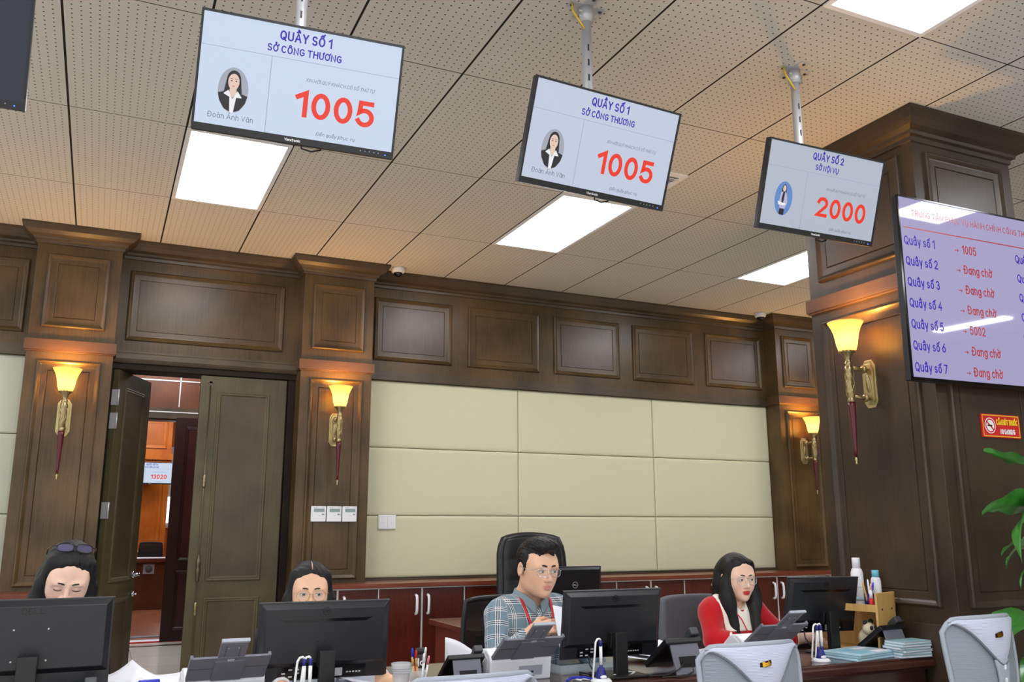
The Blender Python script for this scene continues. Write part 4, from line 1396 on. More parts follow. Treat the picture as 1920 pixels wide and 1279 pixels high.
# ------------------------------------------------------------------ small things on the counter
t = thing('plastic_cup', 'clear plastic cup with ribbed rim beside the pens', 'cup', (1.44, -.34, DZ0))
c = MB().lathe([(.029, .0), (.037, .108), (.0395, .112), (.0395, .118), (.036, .118), (.028, .004)], n=32)
c.build('cup', M['clear'], t)
c = MB()
for z in (.092, .100, .084):
    c.tube([(.0385 * math.cos(2 * PI * i / 32) * (.93 + z * .6), .0385 * math.sin(2 * PI * i / 32) * (.93 + z * .6), z) for i in range(32)], .0014, n=6, closed=True)
c.build('rim_pattern', M['ltgrey'], t)
t = thing('pen_jar', 'glass jar packed with pens behind the plastic cup', 'jar', (1.54, -.25, DZ0))
MB().lathe([(.034, 0), (.036, .075), (.033, .075), (.031, .003)], n=28).build('jar', M['clear'], t)
for i, (dx, dy, lean, col, ln) in enumerate(((-.02, .0, -.1, 'blue', .15), (-.008, .012, .02, 'red', .14), (.02, .01, .2, 'white', .15), (.024, -.01, .3, 'pink', .12), (-.014, -.016, -.3, 'bamboo', .12), (-.004, -.02, -.2, 'bamboo', .115), (.01, -.018, .12, 'white', .13))):
    p = thing('pen', ['blue capped pen in the glass jar', 'red pen in the glass jar behind the blue one', 'white pen leaning right in the glass jar', 'pink tipped pen leaning far right in the glass jar',
                      'wooden stick leaning left in the glass jar', 'wooden stick beside the jar front', 'white pen at the front of the glass jar'][i], 'pen', (1.54 + dx * .9, -.25 + dy, DZ0 + .008), 0, 'pens in the glass jar')
    p.rotation_euler = (0, lean * .55, 0)
    MB().lathe([(.002, 0), (.0045, .012), (.0045, ln * .72)], n=10).build('barrel', M['white'] if col in ('blue', 'pink') else M[col], p)
    MB().lathe([(.005, ln * .72), (.005, ln - .01), (.003, ln)], n=10).build('cap', M[col], p)
t = thing('coffee_jar', 'small dark jar with white mark behind the pens', 'jar', (1.585, -.15, DZ0))
MB().lathe([(.024, 0), (.026, .006), (.026, .115), (.020, .124)], n=24).build('jar', M['coffee'], t)
MB().lathe([(.0225, .124), (.0225, .142)], n=24).build('lid', M['ink'], t)
k = MB()
FJ = lambda u, v: (.0265 * math.sin(u / .026 - .35), -.0265 * math.cos(u / .026 - .35), v)
for i in range(4):
    k.quad(FJ(-.012, .075 + i * .008), FJ(-.006, .075 + i * .008), FJ(-.006, .083 + i * .008), FJ(-.012, .083 + i * .008))
for i in range(12):
    a0, a1 = 2 * PI * i / 12, 2 * PI * (i + 1) / 12
    k.quad(*[FJ(.006 + r * math.cos(a), .088 + r * math.sin(a)) for r, a in ((.005, a0), (.010, a0), (.010, a1), (.005, a1))])
k.build('mark', M['white'], t)


def sheet(name, label, cat, loc, w, l, yaw, curl=.0, lift=0.0, mt='paper', group=None, tilt=(0, 0), lines=0, amp=.006, ph=0.0):
    o = thing(name, label, cat, loc, yaw, group)
    o.rotation_euler = (tilt[0], tilt[1], yaw)
    m = MB()
    fn = lambda u, v: ((u - .5) * w, (v - .5) * l, curl * (u - .5) ** 2 * 4 + lift * max(0, v - .5) ** 2 * 4 + amp * math.sin(3 * u + 2 * v + ph))
    m.grid(fn, 10, 12)
    s_ = m.build('sheet', M[mt], o, solid=.0009)
    if lines:
        k = MB()
        for i in range(lines):
            v0 = .15 + .7 * i / lines
            u1 = .85 - .3 * ((i * 7) % 5) / 5
            for a in range(6):
                ua, ub = .12 + (u1 - .12) * a / 6, .12 + (u1 - .12) * (a + 1) / 6
                P = [Vector(fn(*q)) + Vector((0, 0, .0012)) for q in ((ua, v0), (ub, v0), (ub, v0 + .012), (ua, v0 + .012))]
                k.quad(*P)
        k.build('print', M['label_grey'], s_, fix=False)
    return o


def stack(name, label, loc, w, l, h, yaw, mt='paper', n=6, group=None, cat='papers'):
    """ream of loose sheets: slightly shifted leaves drawn as one block"""
    o = thing(name, label, cat, loc, yaw, group)
    m = MB()
    rnd = random.Random(hash(label) % 1000 if False else len(label))
    for i in range(n):
        dx, dy, a = rnd.uniform(-.006, .006), rnd.uniform(-.006, .006), rnd.uniform(-.03, .03)
        m.obox((dx, dy, (i + .5) * h / n), (w, l, h / n * .92), rot(a))
    m.build('sheets', M[mt], o)
    return o


stack('paper_stack', 'thick stack of white papers between the left monitor and the scanner', (.56, -.02, DZ0), .22, .30, .02, .3, n=4)
for i, (x, y, z, a, tx, ty, cu) in enumerate(((.52, -.04, .778, .35, .08, -.05, .015), (.58, -.01, .786, -.2, .10, .08, .02), (.50, .03, .792, .6, .16, -.12, .025), (.62, .02, .784, .1, .05, .12, .015))):
    sheet('paper_sheet', ['loose white sheet at the front of the heap by the left monitor', 'loose white sheet bent upward on the heap by the left monitor', 'peaked white sheet at the back of the heap by the left monitor',
                          'loose white sheet sliding right off the heap toward the scanner'][i], 'paper', (x, y, z), .19, .26, a, cu, .02, tilt=(tx, ty), lines=9 if i < 2 else 0, group='loose sheets by the left monitor', ph=i)
t = thing('calculator', 'small blue calculator standing in front of the paper heap', 'calculator', (.545, -.28, DZ0), .1)
MB().obox((0, 0, .055), (.072, .018, .11), rot(0, -.3)).build('case', M['blue'], t, bevel=.006, seg=3)
MB().obox((0, -.0135, .078), (.05, .003, .034), rot(0, -.3)).build('display', M['lcd'], t)
t = thing('card_holder', 'small white tent card left of the grey scanner tray', 'card', (.672, -.20, DZ0), .2)
MB().prism([(-.03, -.03, 0), (-.03, .03, 0), (-.03, 0, .085)], (.05, 0, 0)).build('card', M['paper'], t)

sheet('paper_sheet', 'flat white sheet right of the monitor hiding the woman with a centre parting', 'paper', (1.40, -.12, DZ0 + .02), .21, .29, .2, .008, lines=0)
stack('paper_stack', 'low stack of white papers under the flat sheet by the plastic cup', (1.40, -.08, DZ0), .21, .28, .014, .1, n=3)
t = thing('ink_stamp', 'red topped ink stamp under the monitor with white pens', 'stamp', (1.245, -.385, DZ0))
MB().lathe([(.013, 0), (.013, .03), (.009, .034), (.009, .04)], n=18).build('barrel', M['clear'], t)
MB().lathe([(.013, .038), (.015, .044), (.015, .062), (.011, .068)], n=18).build('cap', M['red'], t)
t = thing('tissue_box', 'small beige box under the monitor beside the red stamp', 'box', (1.195, -.395, DZ0), .1)
MB().box((-.028, -.02, 0), (.024, .02, .062)).build('box', M['peach'], t, bevel=.002)

# clipped papers standing by the man's scanner
t = thing('paper_bundle', 'upright bundle of white papers held by black binder clips', 'papers', (1.855, -.025, DZ0), -.2)
m = MB()
for i in range(7):
    fn = (lambda i: lambda u, v: (-.115 + .17 * u + .006 * i, -.02 + .010 * i + .02 * u * u, .006 + v * (.158 - .075 * u - .005 * i + .008 * math.sin(5 * u + i * .5))))(i)
    m.grid(fn, 8, 6)
m.build('sheets', M['paper'], t, solid=.0015)
for i in range(4):
    c = thing('binder_clip', 'black binder clip on the upright white papers', 'clip', (1.788 + .016 * i, -.165, DZ0 + .042 + .012 * (i % 2)), -.25, 'black clips on the upright papers')
    MB().prism([(0, -.012, 0), (0, .012, 0), (0, .002, .022), (0, -.002, .022)], (.016, 0, 0)).build('body', M['ink'], c)
    MB().tube([(.002, -.012, .0), (.003, -.022, -.018), (.013, -.022, -.018), (.014, -.012, 0)], .0012, n=6).build('wire', M['ink'], c)

t = thing('document_tray', 'translucent flat tray with coiled white cable under the man\'s monitor', 'tray', (2.36, -.08, DZ0), .1)
MB().box((-.16, -.10, 0), (.16, .10, .004)).box((-.16, -.10, .004), (-.157, .10, .04)).box((.157, -.10, .004), (.16, .10, .04)).box((-.157, -.10, .004), (.157, -.097, .04)).box((-.157, .097, .004), (.157, .10, .04)).build('tray', M['clear'], t)
stack('paper_stack', 'pale papers lying inside the translucent tray', (2.36, -.08, DZ0 + .005), .28, .17, .010, .1, 'teal', n=2)
stack('paper_stack', 'lilac tinted papers between the scanner and the monitor of the man', (2.24, .17, DZ0), .21, .29, .035, .2, n=5)
for i in range(4):
    sheet('paper_sheet', ['lowest white sheet fanned out left of the desk phone', 'second white sheet fanned out left of the desk phone', 'pale blue sheet fanned out left of the desk phone', 'uppermost white sheet fanned out left of the desk phone'][i], 'paper',
          (2.82 + .03 * i, .02 + .02 * i, DZ0 + .008 + .012 * i), .21, .29, .5 - .15 * i, .006, .01, 'paperblue' if i == 2 else 'paper', 'sheets fanned left of the desk phone', lines=6 if i == 3 else 0, ph=i * .8, amp=.004)
cb = MB().tube([(2.22, -.36, .755), (2.19, -.30, .755), (2.26, -.36, .755), (2.36, -.38, .755), (2.45, -.36, .755), (2.50, -.33, .765), (2.47, -.31, .765), (2.36, -.34, .755)], .004, n=8)
tag(cb.build('white_cable', M['white']), 'white cable looped on the desk under the man\'s monitor', 'cable')
cb = MB().tube([(2.15, -.36, .757), (2.19, -.33, .762), (2.24, -.34, .762), (2.27, -.37, .757)], .005, n=8)
tag(cb.build('blue_cable', M['blue']), 'short blue cable beside the single counter pen', 'cable')
sheet('paper_sheet', 'white sheet lying in front of the woman in red beside her scanner', 'paper', (3.19, .06, DZ0 + .006), .21, .29, .1, .004, amp=.002)

# folders, booklets, keyboard
fo = []
for i in range(3):
    t = thing('plastic_folder', ['lowest pale blue plastic folder of the pile at the desk edge', 'middle pale blue plastic folder of the pile at the desk edge', 'uppermost printed blue folder of the pile at the desk edge'][i],
              'folder', (3.80 + .008 * i, -.325 + .004 * i, DZ0 + .0105 * i), .14 + .03 * i, 'pale blue folders at the desk edge')
    MB().box((-.15, -.105, 0), (.15, .105, .010)).build('cover', M['paperblue'] if i != 1 else M['teal'], t, bevel=.003)
    if i == 2:
        k = MB()
        for j in range(6):
            k.box((-.12 + .04 * (j % 3), -.08 + .09 * (j // 3), .0101), (-.09 + .04 * (j % 3), -.02 + .08 * (j // 3), .0106), 0)
        k.box((.02, -.09, .0101), (.13, -.04, .0106), 1).box((.0, .02, .0101), (.12, .06, .0106), 1)
        k.build('print', [M['cyan'], M['paper']], t)
for i in range(6):
    t = thing('booklet', ['lowest', 'second lowest', 'third from the bottom', 'third from the top', 'second from the top', 'topmost'][i] + ' pale booklet in the stack behind the grey chair', 'booklet',
              (4.055 + .006 * (i % 3 - 1), -.405 + .004 * (i % 2), DZ0 + .0125 * i), .05 * (i % 3 - 1), 'pale booklets stacked at the desk end')
    MB().box((-.10, -.058, 0), (.10, .058, .0022)).box((-.10, -.058, .0098), (.10, .058, .012)).box((-.10, .056, .0022), (.10, .058, .0098)).build('cover', M['teal'], t)
    MB().box((-.098, -.056, .0022), (.098, .055, .0098)).build('pages', M['paper'], t)
t = thing('keyboard', 'pink and black keyboard under the hand of the woman in red', 'keyboard', (3.86, .14, DZ0), .1)
MB().box((-.2, -.065, 0), (.2, .065, .018)).build('case', M['black'], t, bevel=.003)
k = MB()
for i in range(14):
    for j in range(4):
        k.box((-.192 + i * .0276, -.055 + j * .0285, .018), (-.168 + i * .0276, -.030 + j * .0285, .025))
k.build('keys', M['pink'], t, bevel=.001)

# bamboo organizer with toiletries
oz = thing('desk_organizer', 'light bamboo desk organizer beside the column', 'organizer', (3.93, -.10, DZ0), .30)
MB().box((.0, -.20, 0), (.2, -.188, .295)).box((.188, -.2, .21), (.204, -.185, .295)).build('side_panel', M['bamboo'], oz, bevel=.002)
MB().box((.0, .16, 0), (.2, .172, .295)).build('side_panel', M['bamboo'], oz, bevel=.002)
MB().box((.004, -.188, .2), (.19, .16, .212)).build('shelf', M['bamboo'], oz)
MB().box((.004, -.188, .0), (.19, .16, .012)).build('shelf', M['bamboo'], oz)
MB().box((.182, -.188, .0), (.192, .16, .26)).build('back_panel', M['bamboo'], oz)
MB().box((.004, -.188, .212), (.012, .16, .236)).build('front_lip', M['bamboo'], oz)
sc = MB()
for x in (.05, .155):
    sc.lathe([(.005, 0), (.005, .0015)], n=10, c=(x, -.2008, .212), R=rot(0, PI / 2))
sc.build('screws', M['ink'], oz)


def on_shelf(x, y, z=.212):
    v = Matrix.Rotation(.30, 3, 'Z') @ Vector((x, y, 0))
    return (3.93 + v.x, -.10 + v.y, DZ0 + z)


t = thing('spray_bottle', 'tall white spray can with white cap in the bamboo organizer', 'bottle', on_shelf(.145, -.03))
MB().lathe([(.030, 0), (.032, .004), (.032, .175), (.026, .194), (.019, .2)], n=28).build('can', M['white'], t)
MB().lathe([(.021, .198), (.021, .25), (.019, .254)], n=24).build('cap', M['white'], t)
MB().lathe([(.0323, .03), (.0323, .05)], n=28).lathe([(.0323, .10), (.0323, .104)], n=28).build('print_band', M['paperblue'], t)
t = thing('spray_bottle', 'shorter spray can with light blue cap in the bamboo organizer', 'bottle', on_shelf(.160, -.125))
MB().lathe([(.024, 0), (.026, .004), (.026, .135), (.022, .15), (.018, .155)], n=28).build('can', M['white'], t)
MB().lathe([(.0185, .153), (.0185, .188), (.017, .191)], n=24).build('cap', M['cyan'], t)
MB().lathe([(.0263, .004), (.0263, .06)], n=28).build('print_band', M['paperblue'], t)
t = thing('pen_cup', 'small dark cup of pens in the bamboo organizer', 'cup', on_shelf(.075, -.125))
MB().lathe([(.024, 0), (.027, .075), (.024, .075), (.022, .004)], n=20).build('cup', M['navy'], t)
for i, (a, col, ln) in enumerate(((-.25, 'bamboo', .135), (.3, 'blue', .13), (.12, 'peach', .12), (-.08, 'white', .14))):
    x, y, z = on_shelf(.075 + .008 * (i - 1.5), -.125)
    p = thing('pen', ['wooden stick in the cup in the bamboo organizer', 'blue pen in the cup in the bamboo organizer', 'peach marker in the cup in the bamboo organizer', 'white marker in the cup in the bamboo organizer'][i], 'pen', (x, y, z + .006), 0, 'pens in the organizer cup')
    p.rotation_euler = (.0, a, 0)
    MB().lathe([(.004, 0), (.0055, .01), (.0055, ln - .02), (.003, ln)], n=10).build('barrel', M[col], p)
t = thing('nail_polish_bottle', 'tiny red and white bottle at the front of the bamboo shelf', 'bottle', on_shelf(.035, -.155))
MB().lathe([(.012, 0), (.013, .004), (.013, .05), (.008, .055)], n=16).build('bottle', M['red'], t)
MB().lathe([(.009, .055), (.008, .095)], n=16).build('cap', M['white'], t)
t = thing('cosmetic_jar', 'small round white jar on the bamboo shelf behind the monitor edge', 'jar', on_shelf(.04, .04))
MB().lathe([(.024, 0), (.026, .004), (.026, .04)], n=24).build('jar', M['offwhite'], t)
MB().lathe([(.027, .04), (.027, .062), (.024, .065)], n=24).build('lid', M['white'], t)
t = thing('plush_toy', 'cream plush toy with dark patches in the lower bay of the bamboo organizer', 'toy', on_shelf(.07, -.10, .012))
MB().sphere((0, 0, .05), (.05, .045, .05), n=20).sphere((-.02, -.035, .10), (.036, .032, .034), n=18).sphere((.03, .02, .10), (.03, .03, .032), n=18).build('body', mat('plush_cream', (226, 212, 180), rough=.95), t)
MB().sphere((-.034, -.064, .108), (.010, .006, .012), n=10).sphere((-.008, -.066, .108), (.010, .006, .012), n=10).sphere((-.04, -.03, .132), (.013, .01, .013), n=10).sphere((.03, .0, .132), (.014, .012, .014), n=10).sphere((.02, -.01, .11), (.011, .008, .012), n=10).build('patches', M['ink'], t)


# ------------------------------------------------------------------ chairs
def visitor_chair(loc, yaw, label, badge=True, zs=1.0):
    """grey mesh chair, back towards the hall; sitter faces +y. origin on the floor under the back"""
    t = thing('visitor_chair', label, 'chair', loc, yaw, 'pale grey mesh visitor chairs')
    t.scale = (1, 1, zs)
    HW, Z0, Z1 = .235, .47, .905

    def S(x, z, off=0.0):      # curved, gently reclined back surface
        u = x / HW
        return (x, .085 * u * u + .05 * ((z - .62) / .3) ** 2 - .10 * (z - .62) - off, z)

    def half(z):               # half width of the back at height z
        k = (z - Z0) / (Z1 - Z0)
        return HW * (.80 + .22 * math.sin(min(1, max(0, k)) * PI * .62))

    def top(x):
        u = abs(x) / HW
        return Z1 - .010 * u * u - .075 * max(0, u - .80) ** 2 / .04 * .5
    NU, NV = 28, 22

    def sheetfn(u, v):
        zz = Z0 + (Z1 - Z0) * v
        x = (2 * u - 1) * half(zz)
        zt = top(x)
        z = Z0 + (zt - Z0) * v
        return S(x, z)
    MB().grid(sheetfn, NU, NV).build('back_mesh', M['meshgrey_lines'], t, solid=.004)

    def low(x):                # lower edge of the pale upper band: a deep scarf that dips at the spine
        u = min(1, abs(x) / (HW * .97))
        return .730 + .160 * (0.5 - 0.5 * math.cos(PI * u ** .85))
    band = MB()

    def bandfn(u, v):
        x = (2 * u - 1) * HW * .955
        return S(x, low(x) + (top(x) + .002 - low(x)) * v, .010 + .012 * math.sin(PI * v))
    band.grid(bandfn, 40, 12)
    band.build('back_band', M['band_lines'], t, solid=.005)
    rim = [S(half(Z0) * s, Z0, .004) for s in (-1,)]
    pts = []
    for i in range(12):
        z = Z0 + (Z1 - .05 - Z0) * i / 11
        pts.append(S(-half(z) * 1.01, z, .004))
    for i in range(1, 24):
        x = -HW * 1.01 + 2.02 * HW * i / 24
        pts.append(S(x, top(x) + .004, .004))
    for i in range(12):
        z = Z1 - .05 - (Z1 - .05 - Z0) * i / 11
        pts.append(S(half(z) * 1.01, z, .004))
    MB().tube(pts, .011, n=10).build('back_frame', M['chairframe'], t)
    e = [S(x, low(x), .016) for x in [(-.95 + 1.90 * i / 40) * HW for i in range(41)]]
    MB().tube(e, .0045, n=8).build('band_piping', M['grey'], t)
    sp = MB()
    sp.grid(lambda u, v: S((u - .5) * (.05 + .05 * v ** 3), Z0 + .01 + .27 * v, .012), 6, 10)
    spn = sp.build('spine', M['chairframe'], t, solid=.012)
    sl = MB()
    for i in range(4):
        z = .722 - i * .050
        a = Vector(S(0, z, .019))
        sl.obox(a, (.011, .004, .018), rot(0, .1))
    sl.build('slots', M['white'], spn)
    if badge:
        g = MB()
        F = lambda u, v: Vector(S(-.012 + u, .842 + v, .030))
        text(g, 'Ricoh', lambda u, v: F(u, v + .12 * u), 0, -.006, .017, .24, m=0, sx=.75, gap=.3)
        vs = [(-.027, -.005), (-.025, .009), (0, .011), (.027, .012), (.029, .002), (.025, -.008), (0, -.009)]
        poly(g, lambda u, v: F(u, v + .12 * u) + Vector((0, .004, 0)), vs, 1)
        g.build('badge', [M['gold'], M['coffee']], t, solid=.0015)
    st = MB().grid(lambda u, v: ((u - .5) * .46 * (1 - .12 * (2 * v - 1) ** 4), .06 + .42 * v, .455 - .02 * math.sin(PI * u) + .01 * math.cos(PI * v) - .05 * max(0, v - .8) ** 2 * 10), 14, 14)
    st.build('seat', M['chairgrey'], t, solid=.045)
    for s in (-1, 1):
        MB().tube([S(s * HW * .8, Z0, .0), (s * .22, .06, .42), (s * .235, .12, .3), (s * .25, .02, .012)], .012, n=10).build('leg', M['alu'], t)
        MB().tube([(s * .22, .36, .435), (s * .235, .42, .25), (s * .25, .46, .012)], .012, n=10).build('leg', M['alu'], t)
    return t


def lined(name, c1, c2, s, rough):
    m = mat(name, c1, rough=rough)
    nt = m.node_tree
    tc = nt.nodes.new('ShaderNodeTexCoord')
    w = nt.nodes.new('ShaderNodeTexWave')
    w.bands_direction = 'Z'
    w.inputs['Scale'].default_value = s
    w.inputs['Distortion'].default_value = .6
    w.inputs['Detail'].default_value = 1
    w.inputs['Detail Scale'].default_value = .6
    nt.links.new(tc.outputs['Object'], w.inputs['Vector'])
    nt.links.new(nmix(nt, w.outputs['Fac'], lin(c1), lin(c2)), nt.nodes['Principled BSDF'].inputs['Base Color'])
    b = nt.nodes.new('ShaderNodeBump')
    b.inputs['Strength'].default_value = .4
    b.inputs['Distance'].default_value = .002
    nt.links.new(w.outputs['Fac'], b.inputs['Height'])
    nt.links.new(b.outputs[0], nt.nodes['Principled BSDF'].inputs['Normal'])
    return m


M['meshgrey_lines'] = lined('chair_mesh_lines', (128, 136, 150), (156, 162, 174), 70, .7)
M['band_lines'] = lined('chair_band_lines', (180, 184, 206), (208, 212, 230), 62, .5)
visitor_chair((2.69, -.95, 0), 0, 'pale grey mesh visitor chair in the middle, in front of the woman in red', zs=1.03)
visitor_chair((3.93, -1.0, 0), .08, 'pale grey mesh visitor chair at the right beside the leafy plant', zs=1.09)
visitor_chair((1.52, -.95, -.0), 0, 'pale grey mesh visitor chair whose back just shows at the bottom edge', zs=.985)


def office_chair(loc, yaw, label, backm, w=.46, top=1.04, name='office_chair', group=None):
    """sitter faces -y; back at local y=+.22"""
    t = thing(name, label, 'chair', loc, yaw, group)
    z0 = .56
    fn = lambda u, v: ((2 * u - 1) * w / 2 * (1 - .10 * v * v), .22 - .05 * (2 * u - 1) ** 2 + .07 * v + .02 * math.sin(PI * v), z0 + (top - z0) * v - .012 * abs(2 * u - 1) ** 4 * v)
    MB().grid(fn, 18, 18).build('backrest', backm, t, solid=.012 if backm is M['meshblack'] else .05, bevel=0 if backm is M['meshblack'] else .018)
    if backm is M['meshblack']:
        rim = [fn(0, i / 10) for i in range(11)] + [fn(i / 10, 1) for i in range(1, 11)] + [fn(1, 1 - i / 10) for i in range(1, 11)] + [fn(1 - i / 10, 0) for i in range(1, 10)]
        MB().tube(rim, .013, n=10, closed=True).build('back_frame', M['black'], t)
    MB().box((-w * .48, -.24, .44), (w * .48, .22, .51)).build('seat', backm if backm is not M['meshblack'] else M['chairdark'], t, bevel=.03, seg=3)
    MB().tube([(0, .26, .62), (0, .29, .50), (0, .16, .43), (0, .0, .42)], [.03, .03, .03, .03], n=10).build('spine', M['black'], t)
    MB().cyl((0, 0, .10), (0, 0, .44), .028).build('gas_lift', M['black'], t)
    for k in range(5):
        a = 2 * PI * k / 5 + .3
        l = MB().tube([(0, 0, .11), (.16 * math.cos(a), .16 * math.sin(a), .095), (.29 * math.cos(a), .29 * math.sin(a), .07)], [.024, .02, .016], n=8).build('leg', M['black'], t)
        MB().lathe([(.027, -.018), (.03, -.01), (.03, .01), (.027, .018)], n=16, c=(.29 * math.cos(a), .29 * math.sin(a), .031), R=rot(a + PI / 2) @ rot(0, 0, PI / 2)).build('caster', M['ink'], l)
    for s in (-1, 1):
        MB().tube([(s * w * .5, .10, .47), (s * (w * .5 + .03), .08, .56), (s * (w * .5 + .03), .02, .66), (s * (w * .5 + .03), -.16, .67)], [.016, .016, .02, .018], n=8).build('armrest', M['black'], t)
    return t


M['chairdark'] = mat('chair_dark_fabric', (34, 34, 38), rough=.85)
office_chair((2.25, .17, 0), .05, 'black mesh office chair of the man in the checked shirt', M['meshblack'], w=.53, top=1.035, group='black mesh office chairs')
office_chair((1.22, .30, 0), 0, 'black mesh office chair of the woman with a centre parting', M['meshblack'], w=.40, top=.93, group='black mesh office chairs')
office_chair((.23, .28, 0), 0, 'black mesh office chair of the woman with glasses on her head', M['meshblack'], w=.40, top=.95, group='black mesh office chairs')
office_chair((3.40, .20, 0), .1, 'grey fabric office chair of the woman in red', M['chairgrey'], w=.50, top=1.012)
office_chair((1.28, 13.95, .012), 0, 'dark chair back showing above the far counter across the corridor', M['meshblack'], w=.42, top=1.12)


def leather_chair(loc, yaw, label):
    t = thing('executive_chair', label, 'chair', loc, yaw)

    def pad(u, v, d):
        x = (2 * u - 1)
        wz = .285 * (1 - .10 * v) * (1 if v < .85 else math.sqrt(max(0, 1 - ((v - .85) / .19) ** 2 * .35)))
        tuft = .012 * abs(math.sin(v * PI * 5.0)) * (1 - x ** 4)
        return (x * wz, .22 + .10 * v - .06 * x * x - d * (.055 + tuft) * (1 - abs(x) ** 6 * .7), .50 + .78 * v + .03 * (1 - x * x) * v ** 3)
    MB().grid(lambda u, v: pad(u, v, 1), 26, 60).build('back_cushion', M['leather'], t, solid=.02)
    MB().grid(lambda u, v: pad(u, v, -.6), 20, 30).build('back_shell', M['leather'], t, solid=.03)
    rim = [pad(0, i / 14, 0) for i in range(15)] + [pad(i / 14, 1, 0) for i in range(1, 15)] + [pad(1, 1 - i / 14, 0) for i in range(1, 15)]
    MB().tube(rim, .036, n=12).build('rim', M['leather'], t)
    MB().box((-.27, -.30, .40), (.27, .24, .52)).build('seat', M['leather'], t, bevel=.05, seg=4)
    for s in (-1, 1):
        MB().tube([(s * .29, .16, .46), (s * .33, .12, .60), (s * .33, -.02, .69), (s * .32, -.22, .68), (s * .31, -.28, .56), (s * .28, -.2, .44)], [.03, .03, .045, .045, .03, .03], n=12).build('armrest', M['leather'], t)
    MB().cyl((0, 0, .10), (0, 0, .42), .03).build('gas_lift', M['black'], t)
    for k in range(5):
        a = 2 * PI * k / 5
        MB().tube([(0, 0, .11), (.32 * math.cos(a), .32 * math.sin(a), .05)], [.03, .02], n=8).build('leg', M['black'], t)
    return t


leather_chair((3.53, 2.60, 0), -.1, 'tall black leather executive chair behind the man')

# ------------------------------------------------------------------ leafy plant by the column
pl = thing('potted_plant', 'tall climbing plant with large glossy leaves at the right edge', 'plant', (4.66, -.90, 0))
MB().lathe([(.15, 0), (.17, .02), (.20, .34), (.21, .36), (.19, .36), (.18, .30), (.02, .30)], n=32).build('pot', M['white'], pl)
MB().cyl((0, 0, .30), (0, 0, 1.62), .035, n=14).build('moss_pole', M['stem'], pl)
lf, sm = MB(), MB()
rnd = random.Random(5)


def leaf(base, ang, length, droop, width, roll=0):
    d = Vector((math.cos(ang), math.sin(ang), 0))
    sd = Vector((-math.sin(ang), math.cos(ang), 0))
    b = Vector(base)

    def fn(u, v):
        wd = width * (math.sin(PI * min(1, (v * .96 + .04)) ** .62) ** .9) * (1 - .15 * v)
        x = (2 * u - 1)
        p = b + d * (length * v * math.cos(droop * v)) + Vector((0, 0, 1)) * (length * (.22 * v - math.sin(droop) * v * v))
        return p + (sd * math.cos(roll) + Vector((0, 0, 1)) * math.sin(roll)) * (x * wd) + Vector((0, 0, .018 * (1 - (1 - abs(x)) ** 2) + .006 * math.sin(v * 16) * abs(x)))
    lf.grid(fn, 8, 14)


for z, ang, st, ln, dr, wd, rl in ((1.46, 3.22, .26, .44, .30, .085, .80), (1.62, 3.5, .2, .30, .15, .05, -.3), (1.66, 3.1, .22, .30, .0, .05, .3), (1.44, 3.25, .26, .36, 1.05, .10, 1.0), (1.30, 2.8, .12, .30, .7, .085, .6), (1.22, 3.2, .24, .28, .8, .09, 1.1), (1.08, 3.4, .26, .40, .7, .12, 1.0),
                                   (.94, 3.0, .26, .40, .7, .11, -.3), (.86, 3.7, .2, .36, .9, .085, .2), (1.6, 4.3, .14, .3, .2, .06, 0), (1.38, 4.6, .14, .36, .6, .08, .2), (1.1, 5.2, .14, .36, .7, .08, 0), (.8, 3.2, .2, .42, .8, .09, .3), (.72, 4.2, .14, .36, .9, .09, 0), (1.5, 5.6, .14, .32, .4, .07, 0), (.88, 5.0, .14, .36, .8, .08, 0), (.62, 3.4, .14, .38, .9, .09, 0), (1.3, 2.2, .14, .2, .6, .06, 0), (1.7, 3.9, .12, .26, .2, .05, 0)):
    h_ = z - .06
    e = Vector((st * math.cos(ang), st * math.sin(ang), z))
    sm.tube([(0, 0, h_ - .1), (st * .5 * math.cos(ang), st * .5 * math.sin(ang), h_ + .04), e], .005, n=6)
    leaf(e, ang, ln, dr, wd, rl)
lf.build('leaves', M['leaf'], pl, fix=False)
sm.build('leaf_stems', M['leaf'], pl)


